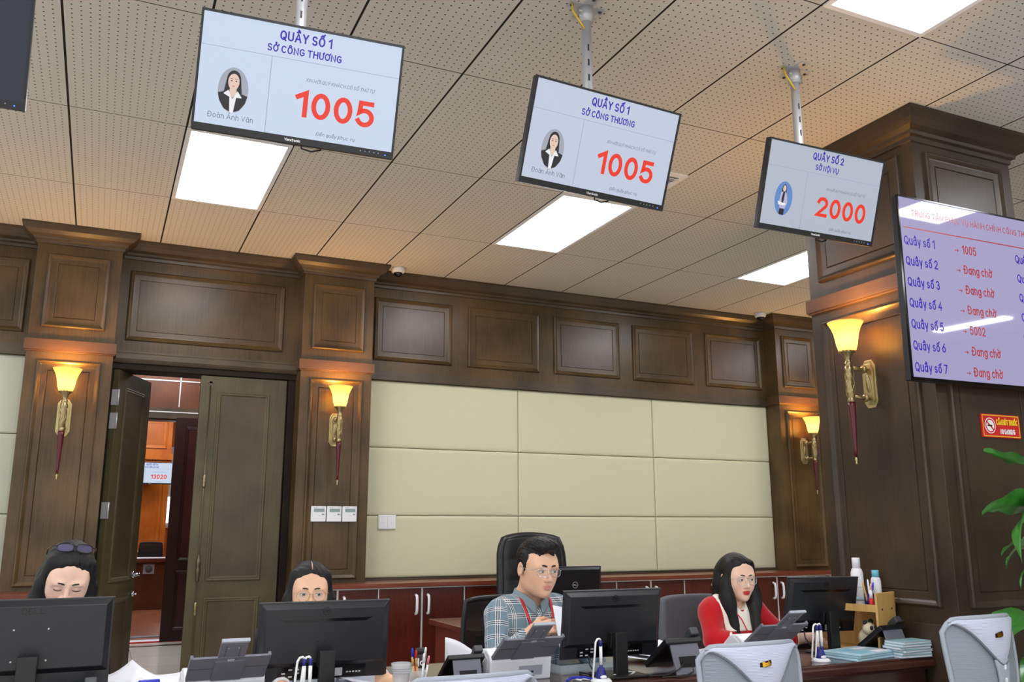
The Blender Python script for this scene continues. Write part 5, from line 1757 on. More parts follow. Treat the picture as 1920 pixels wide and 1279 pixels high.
# ------------------------------------------------------------------ people: smooth-blended solids turned into one surface
class Solid:
    """distance field on a rectilinear grid (finer around the head)"""

    def __init__(s, ax):
        s.ax = ax
        s.F = np.full([len(a) for a in ax], 1.0, dtype=np.float32)

    def op(s, fn, lo, hi, k=.01, mode='u', R=None, t=None):
        """fn(x, y, z) in local coordinates; lo/hi local bounds; R, t place the local frame"""
        pad = k + .02
        c = np.array([[(lo, hi)[i][0], (lo, hi)[j][1], (lo, hi)[m][2]] for i in (0, 1) for j in (0, 1) for m in (0, 1)], dtype=float)
        if R is not None:
            c = c @ R.T + t
        sl = []
        for d in range(3):
            a, b = np.searchsorted(s.ax[d], [c[:, d].min() - pad, c[:, d].max() + pad])
            if b <= a:
                return s
            sl.append(slice(a, b))
        X, Y, Z = np.meshgrid(*[s.ax[d][sl[d]] for d in range(3)], indexing='ij', sparse=R is None)
        if R is not None:
            X, Y, Z = X - t[0], Y - t[1], Z - t[2]
            X, Y, Z = (R[0, 0] * X + R[1, 0] * Y + R[2, 0] * Z, R[0, 1] * X + R[1, 1] * Y + R[2, 1] * Z, R[0, 2] * X + R[1, 2] * Y + R[2, 2] * Z)
        d = fn(X, Y, Z)
        A = s.F[tuple(sl)]
        if mode == 'u':
            h = np.clip(.5 + .5 * (A - d) / k, 0, 1)
            s.F[tuple(sl)] = A * (1 - h) + d * h - k * h * (1 - h)
        elif mode == 's':
            d = -d
            h = np.clip(.5 + .5 * (d - A) / k, 0, 1)
            s.F[tuple(sl)] = A * (1 - h) + d * h + k * h * (1 - h)
        return s

    def ell(s, c, r, k=.01, mode='u', R=None, t=None):
        def fn(x, y, z):
            x, y, z = x - c[0], y - c[1], z - c[2]
            k0 = np.sqrt((x / r[0]) ** 2 + (y / r[1]) ** 2 + (z / r[2]) ** 2)
            k1 = np.sqrt((x / r[0] ** 2) ** 2 + (y / r[1] ** 2) ** 2 + (z / r[2] ** 2) ** 2) + 1e-6
            return k0 * (k0 - 1) / k1
        return s.op(fn, [c[i] - r[i] for i in range(3)], [c[i] + r[i] for i in range(3)], k, mode, R, t)

    def cap(s, a, b, ra, rb, k=.01, mode='u', R=None, t=None):
        a, b = np.array(a, float), np.array(b, float)
        ba = b - a
        L = float(ba @ ba) + 1e-9

        def fn(x, y, z):
            x, y, z = x - a[0], y - a[1], z - a[2]
            h = np.clip((x * ba[0] + y * ba[1] + z * ba[2]) / L, 0, 1)
            return np.sqrt((x - h * ba[0]) ** 2 + (y - h * ba[1]) ** 2 + (z - h * ba[2]) ** 2) - (ra + (rb - ra) * h)
        m = max(ra, rb)
        return s.op(fn, np.minimum(a, b) - m, np.maximum(a, b) + m, k, mode, R, t)

    def chain(s, pts, rs, k=.01, **kw):
        for i in range(len(pts) - 1):
            s.cap(pts[i], pts[i + 1], rs[i], rs[i + 1], k, **kw)
        return s

    def mesh(s):
        F = s.F
        neg = F < 0
        cnt = np.zeros([n - 1 for n in F.shape], np.int8)
        for i in (0, 1):
            for j in (0, 1):
                for k in (0, 1):
                    cnt += neg[i:F.shape[0] - 1 + i, j:F.shape[1] - 1 + j, k:F.shape[2] - 1 + k]
        act = np.argwhere((cnt > 0) & (cnt < 8))
        idx = np.full(cnt.shape, -1, np.int32)
        idx[tuple(act.T)] = np.arange(len(act))
        pos, num = np.zeros((len(act), 3)), np.zeros(len(act))
        for d in range(3):
            o = [q for q in range(3) if q != d]
            for u in (0, 1):
                for w in (0, 1):
                    a = act.copy()
                    a[:, o[0]] += u
                    a[:, o[1]] += w
                    b = a.copy()
                    b[:, d] += 1
                    fa, fb = F[tuple(a.T)], F[tuple(b.T)]
                    x = (fa < 0) != (fb < 0)
                    t = np.where(x, fa / np.where(x, fa - fb, 1), 0)
                    p = np.stack([s.ax[q][a[:, q]] for q in range(3)], 1)
                    p[:, d] += t * (s.ax[d][b[:, d]] - s.ax[d][a[:, d]])
                    pos[x] += p[x]
                    num += x
        pos /= num[:, None]
        faces = []
        for d in range(3):
            o = [(d + 1) % 3, (d + 2) % 3]
            sa = [slice(None)] * 3
            sb = [slice(None)] * 3
            sa[d], sb[d] = slice(0, -1), slice(1, None)
            e = np.argwhere(neg[tuple(sa)] != neg[tuple(sb)])
            ok = (e[:, o[0]] > 0) & (e[:, o[1]] > 0) & (e[:, o[0]] < F.shape[o[0]] - 1) & (e[:, o[1]] < F.shape[o[1]] - 1)
            e = e[ok]
            q = []
            for u, w in ((1, 1), (0, 1), (0, 0), (1, 0)):
                c = e.copy()
                c[:, o[0]] -= u
                c[:, o[1]] -= w
                q.append(idx[tuple(c.T)])
            q = np.stack(q, 1)
            inv = ~neg[tuple(e.T)]
            q[inv] = q[inv][:, ::-1]
            faces.append(q)
        return pos, np.concatenate(faces)


def axis(lo, hi, step, fine=()):
    """coordinates lo..hi with smaller steps inside the (a, b, step) intervals"""
    out, x = [], lo
    while x < hi:
        out.append(x)
        st = step
        for a, b, f in fine:
            if a - f <= x < b:
                st = min(st, f)
        x += st
    return np.array(out)


def solid_object(name, sol, mats, parent, colors=None, pat=None, smooth=2):
    pos, faces = sol.mesh()
    me = bpy.data.meshes.new(name)
    me.vertices.add(len(pos))
    me.vertices.foreach_set('co', pos.astype(np.float32).ravel())
    me.loops.add(faces.size)
    me.loops.foreach_set('vertex_index', faces.astype(np.int32).ravel())
    me.polygons.add(len(faces))
    me.polygons.foreach_set('loop_start', np.arange(0, faces.size, 4, dtype=np.int32))
    me.polygons.foreach_set('loop_total', np.full(len(faces), 4, np.int32))
    me.polygons.foreach_set('use_smooth', np.ones(len(faces), bool))
    me.update(calc_edges=True)
    me.validate()
    for m in (mats if isinstance(mats, (list, tuple)) else [mats]):
        me.materials.append(m)
    if colors is not None:
        at = me.color_attributes.new('tint', 'FLOAT_COLOR', 'POINT')
        c = np.ones((len(pos), 4), np.float32)
        c[:, :3] = colors(pos)
        at.data.foreach_set('color', c.ravel())
    if pat is not None:
        at = me.attributes.new('pat', 'FLOAT_VECTOR', 'POINT')
        at.data.foreach_set('vector', pat(pos).astype(np.float32).ravel())
    o = bpy.data.objects.new(name, me)
    C.objects.link(o)
    o.parent = parent
    if smooth:
        k = o.modifiers.new('smooth', 'SMOOTH')
        k.iterations = smooth
        k.factor = .5
    return o


def np_rot(yaw, pitch, roll):
    return np.array(rot(yaw, pitch, roll))


def skin_mat(name, col):
    m = mat(name, col, rough=.5, spec=.35, sub=.12)
    nt = m.node_tree
    a = nt.nodes.new('ShaderNodeVertexColor')
    a.layer_name = 'tint'
    nt.links.new(a.outputs['Color'], nt.nodes['Principled BSDF'].inputs['Base Color'])
    return m


def hair_mat(name, col):
    m = mat(name, col, rough=.40, spec=.32)
    nt = m.node_tree
    tc = nt.nodes.new('ShaderNodeTexCoord')
    mp = nt.nodes.new('ShaderNodeMapping')
    mp.inputs['Scale'].default_value = (190, 190, 6)
    nt.links.new(tc.outputs['Object'], mp.inputs['Vector'])
    n = nt.nodes.new('ShaderNodeTexNoise')
    n.inputs['Scale'].default_value = 2
    n.inputs['Detail'].default_value = 5
    nt.links.new(mp.outputs[0], n.inputs['Vector'])
    b = nt.nodes.new('ShaderNodeBump')
    b.inputs['Strength'].default_value = .5
    b.inputs['Distance'].default_value = .004
    nt.links.new(n.outputs['Fac'], b.inputs['Height'])
    nt.links.new(b.outputs[0], nt.nodes['Principled BSDF'].inputs['Normal'])
    nt.links.new(nmix(nt, n.outputs['Fac'], lin(tuple(v * .5 for v in col)), lin(tuple(min(255, v * 1.2) for v in col))), nt.nodes['Principled BSDF'].inputs['Base Color'])
    return m


M['skin'] = skin_mat('skin', (232, 190, 164))
M['hair'] = hair_mat('black_hair', (20, 17, 18))
M['eyewhite'] = mat('eye_white', (236, 232, 228), rough=.2)
M['iris'] = mat('iris_dark', (26, 18, 14), rough=.1)
M['lash'] = mat('lash', (24, 18, 18), rough=.6)
M['lens'] = mat('clear_lens', (244, 246, 250), rough=.05, alpha=.07)
M['lensdark'] = mat('tinted_lens', (96, 92, 128), rough=.06, alpha=.75)
M['silver'] = mat('silver_wire', (206, 208, 212), rough=.25, metal=1)
M['goldwire'] = mat('gold_wire', (206, 168, 104), rough=.25, metal=1)
M['lanyard'] = mat('red_lanyard', (196, 26, 36), rough=.5)


def head_shape(s, R, t, k, female, eyes_down):
    """k = scale of the head; local head frame looks along -y, origin between the eyes' depth and the ears"""
    def e(c, r, kk=.01, mode='u'):
        s.ell([v * k for v in c], [v * k for v in r], kk * k, mode, R, t)

    def c(a, b, ra, rb, kk=.01, mode='u'):
        s.cap([v * k for v in a], [v * k for v in b], ra * k, rb * k, kk * k, mode, R, t)
    jw = .044 if female else .047
    e((0, .014, .032), (.075, .094, .086), .01)
    e((0, -.022, -.030), ((.0640, .066, .078) if female else (.0610, .067, .080)), .03)
    e((0, -.042, -.072), (jw, .042, .038), .03)
    e((0, -.070, -.096), (.020, .020, .016), .022)
    for sg in (-1, 1):
        e((sg * (.040 if female else .039), -.056, -.034), ((.023, .023, .025) if female else (.019, .021, .024)), .025)
        e((sg * (jw + .004), -.008, -.064), (.012, .028, .024), .025)
        e((sg * .028, -.080 if female else -.082, .019), (.018 if female else .022, .009, .008), .016)           # brow ridge
        e((sg * .050, -.040, .018), (.018, .034, .045), .03)              # temple
        e((sg * .031, -.102, .000), (.017, .018, .0105), .010, 's')      # eye socket
        e((sg * .031, -.0745, .0005), (.0150, .0145, .0118 if eyes_down else .0105), .004)
        e((sg * .0795, .012, -.006), (.009, .018, .031), .006)           # ear
        e((sg * .086, .006, -.004), (.006, .010, .018), .005, 's')
    c((0, -.084, .010), (0, -.106, -.030), .0065, .0098, .010)           # nose
    e((0, -.100, -.034), (.0105, .012, .0095), .006)
    for sg in (-1, 1):
        e((sg * .0125, -.093, -.036), (.0075, .009, .0075), .006)
    e((0, -.0865, -.060), (.0225, .0115, .0065), .006)                   # lips
    e((0, -.0855, -.0705), (.0185, .0115, .0075), .006)
    e((0, -.099, -.0652), (.022, .007, .0013), .002, 's')
    return e, c


def head_tint(R, t, k, skin, lip, blush, shadowless=True):
    sk, lp, bl = np.array(lin(skin)[:3]), np.array(lin(lip)[:3]), np.array(lin(blush)[:3])

    def f(pos):
        p = (pos - t) @ R / k
        col = np.repeat(sk[None], len(p), 0)
        for sg in (-1, 1):
            d = np.sqrt(((p[:, 0] - sg * .042) / .022) ** 2 + ((p[:, 1] + .07) / .03) ** 2 + ((p[:, 2] + .036) / .02) ** 2)
            w = np.clip(1.2 - d, 0, 1)[:, None] * .5
            col = col * (1 - w) + bl * w
        d = np.minimum(((p[:, 0]) / .0225) ** 2 + ((p[:, 2] + .0605) / .0058) ** 2, (p[:, 0] / .019) ** 2 + ((p[:, 2] + .070) / .0075) ** 2)
        w = ((np.clip((1.25 - d) * 3, 0, 1)) * (p[:, 1] < -.075))[:, None]
        return (col * (1 - w) + lp * w).clip(0, 1)
    return f


def hand_shape(s, wrist, d, n, curl, side, k=.008, size=1.0, spread=1.0):
    """palm and five fingers. d = pointing direction, n = back-of-hand normal, side = +1 when the thumb is on d x n"""
    d = np.array(d, float) / np.linalg.norm(d)
    n = np.array(n, float)
    n = n - d * (n @ d)
    n /= np.linalg.norm(n)
    w = np.cross(d, n) * side
    wrist = np.array(wrist, float)
    L = size
    palm0, palm1 = wrist + d * .018 * L, wrist + d * .078 * L
    for a in (-.026, -.009, .009, .024):
        s.cap(palm0 + w * a * .62 * L, palm1 + w * a * L, .0135 * L, .0115 * L, .012)
    for i, (a, ln) in enumerate(((.027, .068), (.010, .078), (-.009, .072), (-.026, .056))):
        p = palm1 + w * a * L
        dd = d + w * a * 3.0 * spread
        dd /= np.linalg.norm(dd)
        ang = curl * (.55 + .08 * i)
        pts, rs = [p], [.0095 * L]
        for j, fr in enumerate((.42, .32, .26)):
            dd = dd * math.cos(ang) - n * math.sin(ang)
            n2 = n
            p = p + dd * ln * fr * L
            pts.append(p)
            rs.append((.0088, .0080, .0066)[j] * L)
            ang = curl * (.75 + .1 * i)
        s.chain(pts, rs, .004)
    th = palm0 + w * .024 * L
    t1 = th + (d * .55 + w * .62 - n * .25) * .040 * L
    t2 = t1 + (d * .85 + w * .22 - n * .35) * .032 * L
    t3 = t2 + (d * .95 - n * (.3 + .3 * curl)) * .026 * L
    s.chain([th, t1, t2, t3], [.0155 * L, .0115 * L, .0098 * L, .0078 * L], .008)


def face_details(root, body, R, t, k, closed=False, brow_col='lash', gaze=(0, 0), female=True):
    """eyes, lashes and brows set into the face (children of the body)"""
    T = lambda x, y, z: Vector((np.array((x, y, z)) * k) @ R.T + t)
    RM = Matrix(R.tolist())
    if not closed:
        for sg in (-1, 1):
            e = MB()
            vs = []
            n = 16
            for i in range(n):
                a = 2 * PI * i / n
                vs.append((sg * .031 + .0135 * math.cos(a), (.0044 if math.sin(a) > 0 else .0036) * math.sin(a) + .0004 * math.cos(a) * sg))
            def yy(x, z):
                dx = x - sg * .031
                return -.0745 - .0152 * math.sqrt(max(0, 1 - (dx / .0168) ** 2 - (z / .0125) ** 2)) - .0006
            e.add([T(x, yy(x, z), z) for x, z in vs] + [T(sg * .031, yy(sg * .031, 0) - .0004, 0)], [(i, (i + 1) % n, n) for i in range(n)], 0, True)
            gx, gz = sg * .031 + gaze[0], gaze[1]
            vs = [(gx + .0064 * math.cos(2 * PI * i / n), max(-.0034, min(.0040, gz + .0064 * math.sin(2 * PI * i / n)))) for i in range(n)]
            e.add([T(x, yy(x, z) - .0005, z) for x, z in vs] + [T(gx, yy(gx, gz) - .0008, gz)], [(i, (i + 1) % n, n) for i in range(n)], 1, True)
            e.build('eye', [M['eyewhite'], M['iris']], body)
    for sg in (-1, 1):
        l = MB()
        pts = []
        for i in range(9):
            x = -.0145 + .030 * i / 8
            zz = (.0052 - 20 * x * x if not closed else -.0052 + 11 * x * x)
            dx = x
            y = -.0745 - .0152 * math.sqrt(max(.05, 1 - (dx / .019) ** 2 - (zz / .0135) ** 2)) - .0008
            pts.append(T(sg * (.031 + x), y, zz))
        l.tube(pts, [.0004 * k] + [.0010 * k] * 6 + [.0012 * k, .0005 * k], n=6)
        l.build('eyelashes', M['lash'], body)
    for sg in (-1, 1):
        b = MB()
        pts = []
        for i in range(8):
            u = i / 7
            x = .012 + .038 * u
            z = .0205 + .006 * math.sin(PI * (u * .8 + .1)) - .004 * u * u
            y = -.0945 + .024 * u ** 2.2 + (.001 if u < .3 else 0)
            pts.append(T(sg * x, y, z))
        w = .0030 if not female else .0022
        b.tube(pts, [w * .7 * k, w * 1.2 * k, w * 1.25 * k, w * 1.2 * k, w * 1.1 * k, w * .95 * k, w * .7 * k, w * .3 * k], n=8)
        b.build('eyebrow', M[brow_col], body)


def glasses(name, label, R, t, k, wire, lens, rx, rz, thick=.0011, square=.0, off=(0, 0, 0), tilt=0.0, group=None, temple_drop=-.004):
    """spectacles in head coordinates"""
    g = thing(name, label, 'glasses')
    TL = Matrix.Rotation(tilt, 3, 'X')
    o = Vector(off)

    def T(x, y, z):
        v = TL @ Vector((x, y, z)) + o
        return Vector((np.array(v) * k) @ R.T + t)
    f, ln = MB(), MB()
    for sg in (-1, 1):
        loop = []
        for i in range(28):
            a = 2 * PI * i / 28
            ca, sa = math.cos(a), math.sin(a)
            q = 1 + square * (abs(ca * sa) ** 1.2) * 1.2
            loop.append((sg * .0325 + rx * ca * q, rz * sa * q))
        pts = [T(x, -.108 + 4.2 * x * x, z - .002) for x, z in loop]
        f.tube(pts, thick * k, n=8, closed=True)
        ln.add(pts, [tuple(range(28))], 0, True)
        f.tube([T(sg * (.0325 + rx), -.108 + 4.2 * (.0325 + rx) ** 2, .004), T(sg * .074, -.078, .005), T(sg * .0785, -.04, .004), T(sg * .0815, .012, .006), T(sg * .083, .03, -.012)], thick * .9 * k, n=8)
        f.tube([T(sg * (.0325 - rx * .8), -.106, -.006), T(sg * .011, -.1, -.008)], thick * .6 * k, n=6)
    f.tube([T(-.0325 + rx, -.1075, .002), T(-.004, -.1095, .0045), T(.004, -.1095, .0045), T(.0325 - rx, -.1075, .002)], thick * k, n=8)
    f.build('frame', wire, g)
    ln.build('lenses', lens, g, fix=False)
    return g


def skirted(v):
    return np.array(v, float)


class Person:
    def __init__(p, label, x, y, sh, head, hyaw, hpitch, hroll, k, female, skin, lip, blush, neckbase, arms, chest=(.150, .105), closed=False, gaze=(0, 0), fine=.0036):
        """sh = (left viewer shoulder, right viewer shoulder); arms = list of (shoulder, elbow, wrist, hand dict)"""
        p.root = thing('person', label, 'person', (0, 0, 0))
        p.t = np.array(head, float)
        p.R = np_rot(hyaw, hpitch, hroll)
        p.k = k
        p.sh, p.arms, p.nb, p.chest = [np.array(v, float) for v in sh], arms, np.array(neckbase, float), chest
        p.x, p.y, p.female = x, y, female
        allp = [p.t] + [np.array(q, float) for a in arms for q in a[:3]]
        lo = np.min(allp, 0) - .16
        hi = np.max(allp, 0) + .16
        lo[2] = .50
        fx = [(p.t[0] - .11, p.t[0] + .11, fine)]
        fy = [(p.t[1] - .14, p.t[1] + .13, fine)]
        fz = [(p.t[2] - .15, p.t[2] + .14, fine)]
        for a in arms:
            w = np.array(a[2], float)
            fx.append((w[0] - .11, w[0] + .11, .005))
            fy.append((w[1] - .11, w[1] + .11, .005))
            fz.append((w[2] - .07, w[2] + .09, .005))
        p.fineax = [axis(lo[0], hi[0], .009, fx), axis(lo[1], hi[1], .009, fy), axis(lo[2], hi[2], .009, fz)]
        p.coarse = [axis(lo[d], hi[d], .0065) for d in range(3)]
        s = Solid(p.fineax)
        p.torso(s, 0)
        p.limbs(s, 0)
        nr = .046 if female else .052
        hb = p.R @ np.array((0, .034, -.045)) * k + p.t
        s.cap(hb, p.nb + np.array((0, .03, .0)), nr * k, nr * k * 1.10, .016)
        s.cap(p.nb + np.array((0, .03, .01)), p.sh[0] * .75 + p.nb * .25 + np.array((0, .02, .02)), .045, .040, .05)
        s.cap(p.nb + np.array((0, .03, .01)), p.sh[1] * .75 + p.nb * .25 + np.array((0, .02, .02)), .045, .040, .05)
        head_shape(s, p.R, p.t, k, female, closed)
        for a in arms:
            if a[3]:
                h = a[3]
                hand_shape(s, a[2], h['d'], h['n'], h.get('curl', .3), h.get('side', 1), size=h.get('size', 1.0 if not female else .92))
        p.body = solid_object('body', s, M['skin'], p.root, colors=head_tint(p.R, p.t, k, skin, lip, blush), smooth=1)
        face_details(p.root, p.body, p.R, p.t, k, closed, gaze=gaze, female=female)

    def torso(p, s, g, low=.52):
        """g = thickness added for clothing"""
        c = (p.sh[0] + p.sh[1]) / 2
        half = abs(p.sh[1][0] - p.sh[0][0]) / 2
        cx, cy = p.chest
        z = c[2]
        s.ell((c[0], c[1] + .005, z - .085), (cx + g, cy + g, .150 + g), .04)
        s.ell((c[0], c[1] + .01, z - .27), (cx * .92 + g, cy * .95 + g, .20 + g), .06)
        s.cap(p.sh[0] + (.01, 0, -.012), p.sh[1] + (-.01, 0, -.012), .052 + g, .052 + g, .05)
        if p.female:
            for sg in (-1, 1):
                s.ell((c[0] + sg * .062, c[1] - cy * .72, z - .135), (.056 + g, .050 + g, .056 + g), .04)
        s.ell((c[0], c[1] + .03, low + .03), (cx * 1.02 + g, cy * 1.1 + g, .12 + g), .06)

    def limbs(p, s, g, upto=1.0, rs=(.050, .041, .040, .027)):
        for a in p.arms:
            S, E, W = [np.array(v, float) for v in a[:3]]
            s.cap(S, E, rs[0] + g, rs[1] + g, .03)
            e = E + (W - E) * upto
            s.cap(E, E + (W - E) * min(upto, .35), rs[2] + g, rs[2] + .001 + g, .02)
            s.cap(E + (W - E) * min(upto, .35) * .9, e, rs[2] + .001 + g, rs[2] + (rs[3] - rs[2]) * upto + g * (.8 if g else 1), .02)

    def garment(p, name, m, g=.010, upto=1.0, neck=(.075, .085), drop=0, pat=None, folds=0.0, vneck=.0, low=.52):
        s = Solid(p.coarse)
        p.torso(s, g, low)
        p.limbs(s, g, upto)
        s.cap(p.nb + np.array((0, .03, -.005)), p.sh[0] * .72 + p.nb * .28 + np.array((0, .015, .012)), .046 + g, .042 + g, .05)
        s.cap(p.nb + np.array((0, .03, -.005)), p.sh[1] * .72 + p.nb * .28 + np.array((0, .015, .012)), .046 + g, .042 + g, .05)
        # neck opening
        s.ell((p.nb[0], p.nb[1] - .01, p.nb[2] + .045 - drop), (neck[0], neck[1], .075), .006, 's')
        if vneck:
            s.cap((p.nb[0], p.nb[1] - .07, p.nb[2] + .02), (p.nb[0], p.nb[1] - .13, p.nb[2] - vneck), .034, .008, .004, 's')
        # cuffs: cut square across the forearm
        for a in p.arms:
            E, W = np.array(a[1], float), np.array(a[2], float)
            d = (W - E) / np.linalg.norm(W - E)
            cpt = E + (W - E) * upto
            s.op(lambda x, y, z: np.maximum(-((x - cpt[0]) * d[0] + (y - cpt[1]) * d[1] + (z - cpt[2]) * d[2]), np.sqrt((x - cpt[0]) ** 2 + (y - cpt[1]) ** 2 + (z - cpt[2]) ** 2) - .07),
                 cpt - .07, cpt + .07, .003, 's')
        if folds:
            X, Y, Z = np.meshgrid(*s.ax, indexing='ij', sparse=True)
            s.F += folds * (np.sin(X * 60 + Z * 38 + 2 * np.sin(Y * 30)) * np.sin(Z * 47 - Y * 52 + X * 11)).astype(np.float32)
        o = solid_object(name, s, m, p.root, pat=pat, smooth=3)
        return o

    def fabric_coords(p, pos):
        """pattern coordinates that follow the torso and run along each sleeve"""
        c = (p.sh[0] + p.sh[1]) / 2
        out = np.stack([pos[:, 0] - c[0] + (pos[:, 1] - c[1]) * .55, pos[:, 2] - c[2] + 0 * pos[:, 0], 0 * pos[:, 0]], 1)
        best = np.where(np.abs(pos[:, 0] - c[0]) < abs(p.sh[1][0] - p.sh[0][0]) / 2 - .015, 0.0, .2)
        for a in p.arms:
            S, E, W = [np.array(v, float) for v in a[:3]]
            for A, B, off in ((S, E, 0.0), (E, W, np.linalg.norm(E - S))):
                d = B - A
                L = np.linalg.norm(d)
                d = d / L
                q = pos - A
                h = np.clip(q @ d, 0, L)
                r = q - h[:, None] * d
                dist = np.linalg.norm(r, axis=1)
                e1 = np.cross(d, (0, 1, 0.2))
                e1 /= np.linalg.norm(e1)
                e2 = np.cross(d, e1)
                ang = np.arctan2(r @ e2, r @ e1) * .055
                m = (dist < .075) & (best > .01) & (dist < best)
                best = np.where(m, dist, best)
                hu = q @ d
                out[m] = np.stack([ang, hu + off, 0 * h], 1)[m]
        return out

    def hair(p, build, m=None):
        ax = [axis(p.t[0] - .21, p.t[0] + .21, .0048), axis(p.t[1] - .16, p.t[1] + .24, .0048), axis(p.t[2] - .36, p.t[2] + .16, .0048)]
        s = Solid(ax)
        k, R, t = p.k, p.R, p.t
        E = lambda c, r, kk=.015, mode='u': s.ell([v * k for v in c], [v * k for v in r], kk, mode, R, t)
        K = lambda a, b, ra, rb, kk=.02, mode='u': s.cap([v * k for v in a], [v * k for v in b], ra * k, rb * k, kk, mode, R, t)
        build(s, E, K)
        return solid_object('hair', s, m or M['hair'], p.root, smooth=1)

    def trousers(p, m):
        c = (p.sh[0] + p.sh[1]) / 2
        ax = [axis(c[0] - .26, c[0] + .26, .014), axis(c[1] - .62, c[1] + .24, .014), axis(.02, .68, .014)]
        s = Solid(ax)
        s.ell((c[0], c[1] + .03, .56), (p.chest[0] * 1.1, .13, .10), .05)
        for sg in (-1, 1):
            h, kn, an = (c[0] + sg * .085, c[1] + .0, .545), (c[0] + sg * .12, c[1] - .36, .53), (c[0] + sg * .12, c[1] - .34, .10)
            s.cap(h, kn, .082, .062, .04).cap(kn, an, .060, .045, .03)
        o = solid_object('trousers', s, m, p.root, smooth=2)
        f = MB()
        for sg in (-1, 1):
            f.sphere((c[0] + sg * .12, c[1] - .40, .055), (.048, .13, .05), n=16)
        f.build('shoes', M['black'], p.root)
        return o


def plaid_mat():
    m = mat('plaid_shirt', (120, 140, 152), rough=.85, spec=.2)
    nt = m.node_tree
    a = nt.nodes.new('ShaderNodeAttribute')
    a.attribute_name = 'pat'
    sx = nt.nodes.new('ShaderNodeSeparateXYZ')
    nt.links.new(a.outputs['Vector'], sx.inputs[0])

    def band(v, period, phase, half):
        t = nmath(nt, 'ADD', nmath(nt, 'DIVIDE', v, period), phase + .5)
        d = nmath(nt, 'ABSOLUTE', nmath(nt, 'SUBTRACT', nmath(nt, 'FRACT', t), .5))
        return nmath(nt, 'LESS_THAN', d, half / period)
    col = lin((118, 140, 152))
    c = None
    for v, per in ((sx.outputs[0], .058), (sx.outputs[1], .062)):
        dark = band(v, per, 0, .0105)
        c = nmix(nt, nmath(nt, 'MULTIPLY', dark, .62), c if c is not None else col, lin((44, 52, 62)))
    for v, per in ((sx.outputs[0], .058), (sx.outputs[1], .062)):
        w = None
        for ph in (-.0085, 0.0, .0085):
            b = band(v, per, ph / per, .0014)
            w = b if w is None else nmath(nt, 'MAXIMUM', w, b)
        c = nmix(nt, nmath(nt, 'MULTIPLY', w, .85), c, lin((236, 236, 238)))
    nt.links.new(c, nt.nodes['Principled BSDF'].inputs['Base Color'])
    return m


M['plaid'] = plaid_mat()
M['redknit'] = mat('red_knit', (188, 14, 26), rough=.85, spec=.2, bump=(420, .5), sheen=.3)
M['collar'] = mat('cream_collar', (240, 234, 222), rough=.85)
M['darkcloth'] = mat('dark_trousers', (34, 36, 44), rough=.85)
M['whiteshirt'] = mat('white_blouse', (226, 226, 230), rough=.8)
M['navycloth'] = mat('navy_jacket', (36, 40, 58), rough=.8)

# ---- the man in the checked shirt
man = Person('man with short black hair and glasses in a grey checked shirt, reading papers', 2.21, .05,
             ((2.035, .085, .985), (2.395, .105, .985)), (2.205, .02, 1.192), .12, .13, .03, 1.06, False,
             (226, 180, 150), (208, 140, 126), (226, 164, 138), (2.205, .085, 1.035),
             [((2.035, .085, .985), (1.985, -.02, .785), (2.12, -.12, .94), dict(d=(.95, -.10, .12), n=(-.15, -.75, .65), curl=.55, side=-1)),
              ((2.395, .105, .985), (2.47, -.02, .78), (2.345, -.10, .915), dict(d=(-.85, -.1, .3), n=(.3, -.45, .8), curl=.6, side=1))], gaze=(.0012, -.0026))
man.garment('shirt', M['plaid'], g=.013, upto=.86, neck=(.064, .070), pat=man.fabric_coords, folds=.0022, vneck=.05)
cx_, cy_, cz_ = man.nb
co = MB()
for sg in (-1, 1):
    # standing band round the back and a pointed flap in front
    f = lambda u, v, sg=sg: (cx_ + sg * (.072 + .010 * v) * math.sin(.15 + 2.7 * (1 - u)) * 1.02, cy_ - .004 - (.078 + .012 * v) * math.cos(.25 + 2.75 * (1 - u)) * .98, cz_ + .040 + .012 * math.sin(PI * u) - v * (.032 + .046 * max(0, u - .55) ** 1.2 * 1.6) - .035 * u ** 3 + .022 * (1 - u))
    co.grid(f, 20, 6)
co.build('shirt_collar', M['plaid_flat'] if 'plaid_flat' in M else mat('collar_grey', (128, 144, 154), rough=.85), man.root, solid=.004)
man.trousers(M['darkcloth'])


def man_hair(s, E, K):
    E((0, .018, .042), (.080, .097, .086), .01)
    E((0, -.015, .098), (.062, .075, .034), .02)
    E((.012, -.055, .108), (.046, .036, .024), .02)
    E((-.03, -.02, .112), (.03, .04, .022), .02)
    E((.03, .01, .114), (.034, .045, .02), .02)
    # sides: sideburns
    for sg in (-1, 1):
        E((sg * .072, -.004, .028), (.010, .026, .040), .012)
    # face, ears and nape cut away
    E((0, -.10, -.035), (.073, .075, .120), .008, 's')
    E((0, -.118, .052), (.058, .050, .030), .012, 's')
    E((0, .0, -.105), (.14, .14, .085), .012, 's')
    for sg in (-1, 1):
        E((sg * .088, .012, -.010), (.020, .024, .036), .008, 's')
        E((sg * .070, -.072, -.01), (.030, .046, .080), .008, 's')
    X, Y, Z = np.meshgrid(*s.ax, indexing='ij', sparse=True)
    s.F += (.0022 * np.sin(X * 260 + 2 * np.sin(Y * 90)) * np.sin(Y * 210 + Z * 120) + .0012 * np.sin(Z * 420 + X * 300)).astype(np.float32)


man.hair(man_hair)
glasses('eyeglasses', 'half rimless silver glasses worn by the man in the checked shirt', man.R, man.t, man.k, M['silver'], M['lens'], .0265, .0165, square=.35, group=None)


def lanyard(label, P, x, ytop, ztop, zb, half, mt, w=.0075):
    t = thing('lanyard', label, 'lanyard')
    b = MB()
    for sg in (-1, 1):
        b.tube([Vector(q) for q in P(sg)], w, n=8, flat=(0, -1, .2))
    b.build('strap', mt, t)
    return t


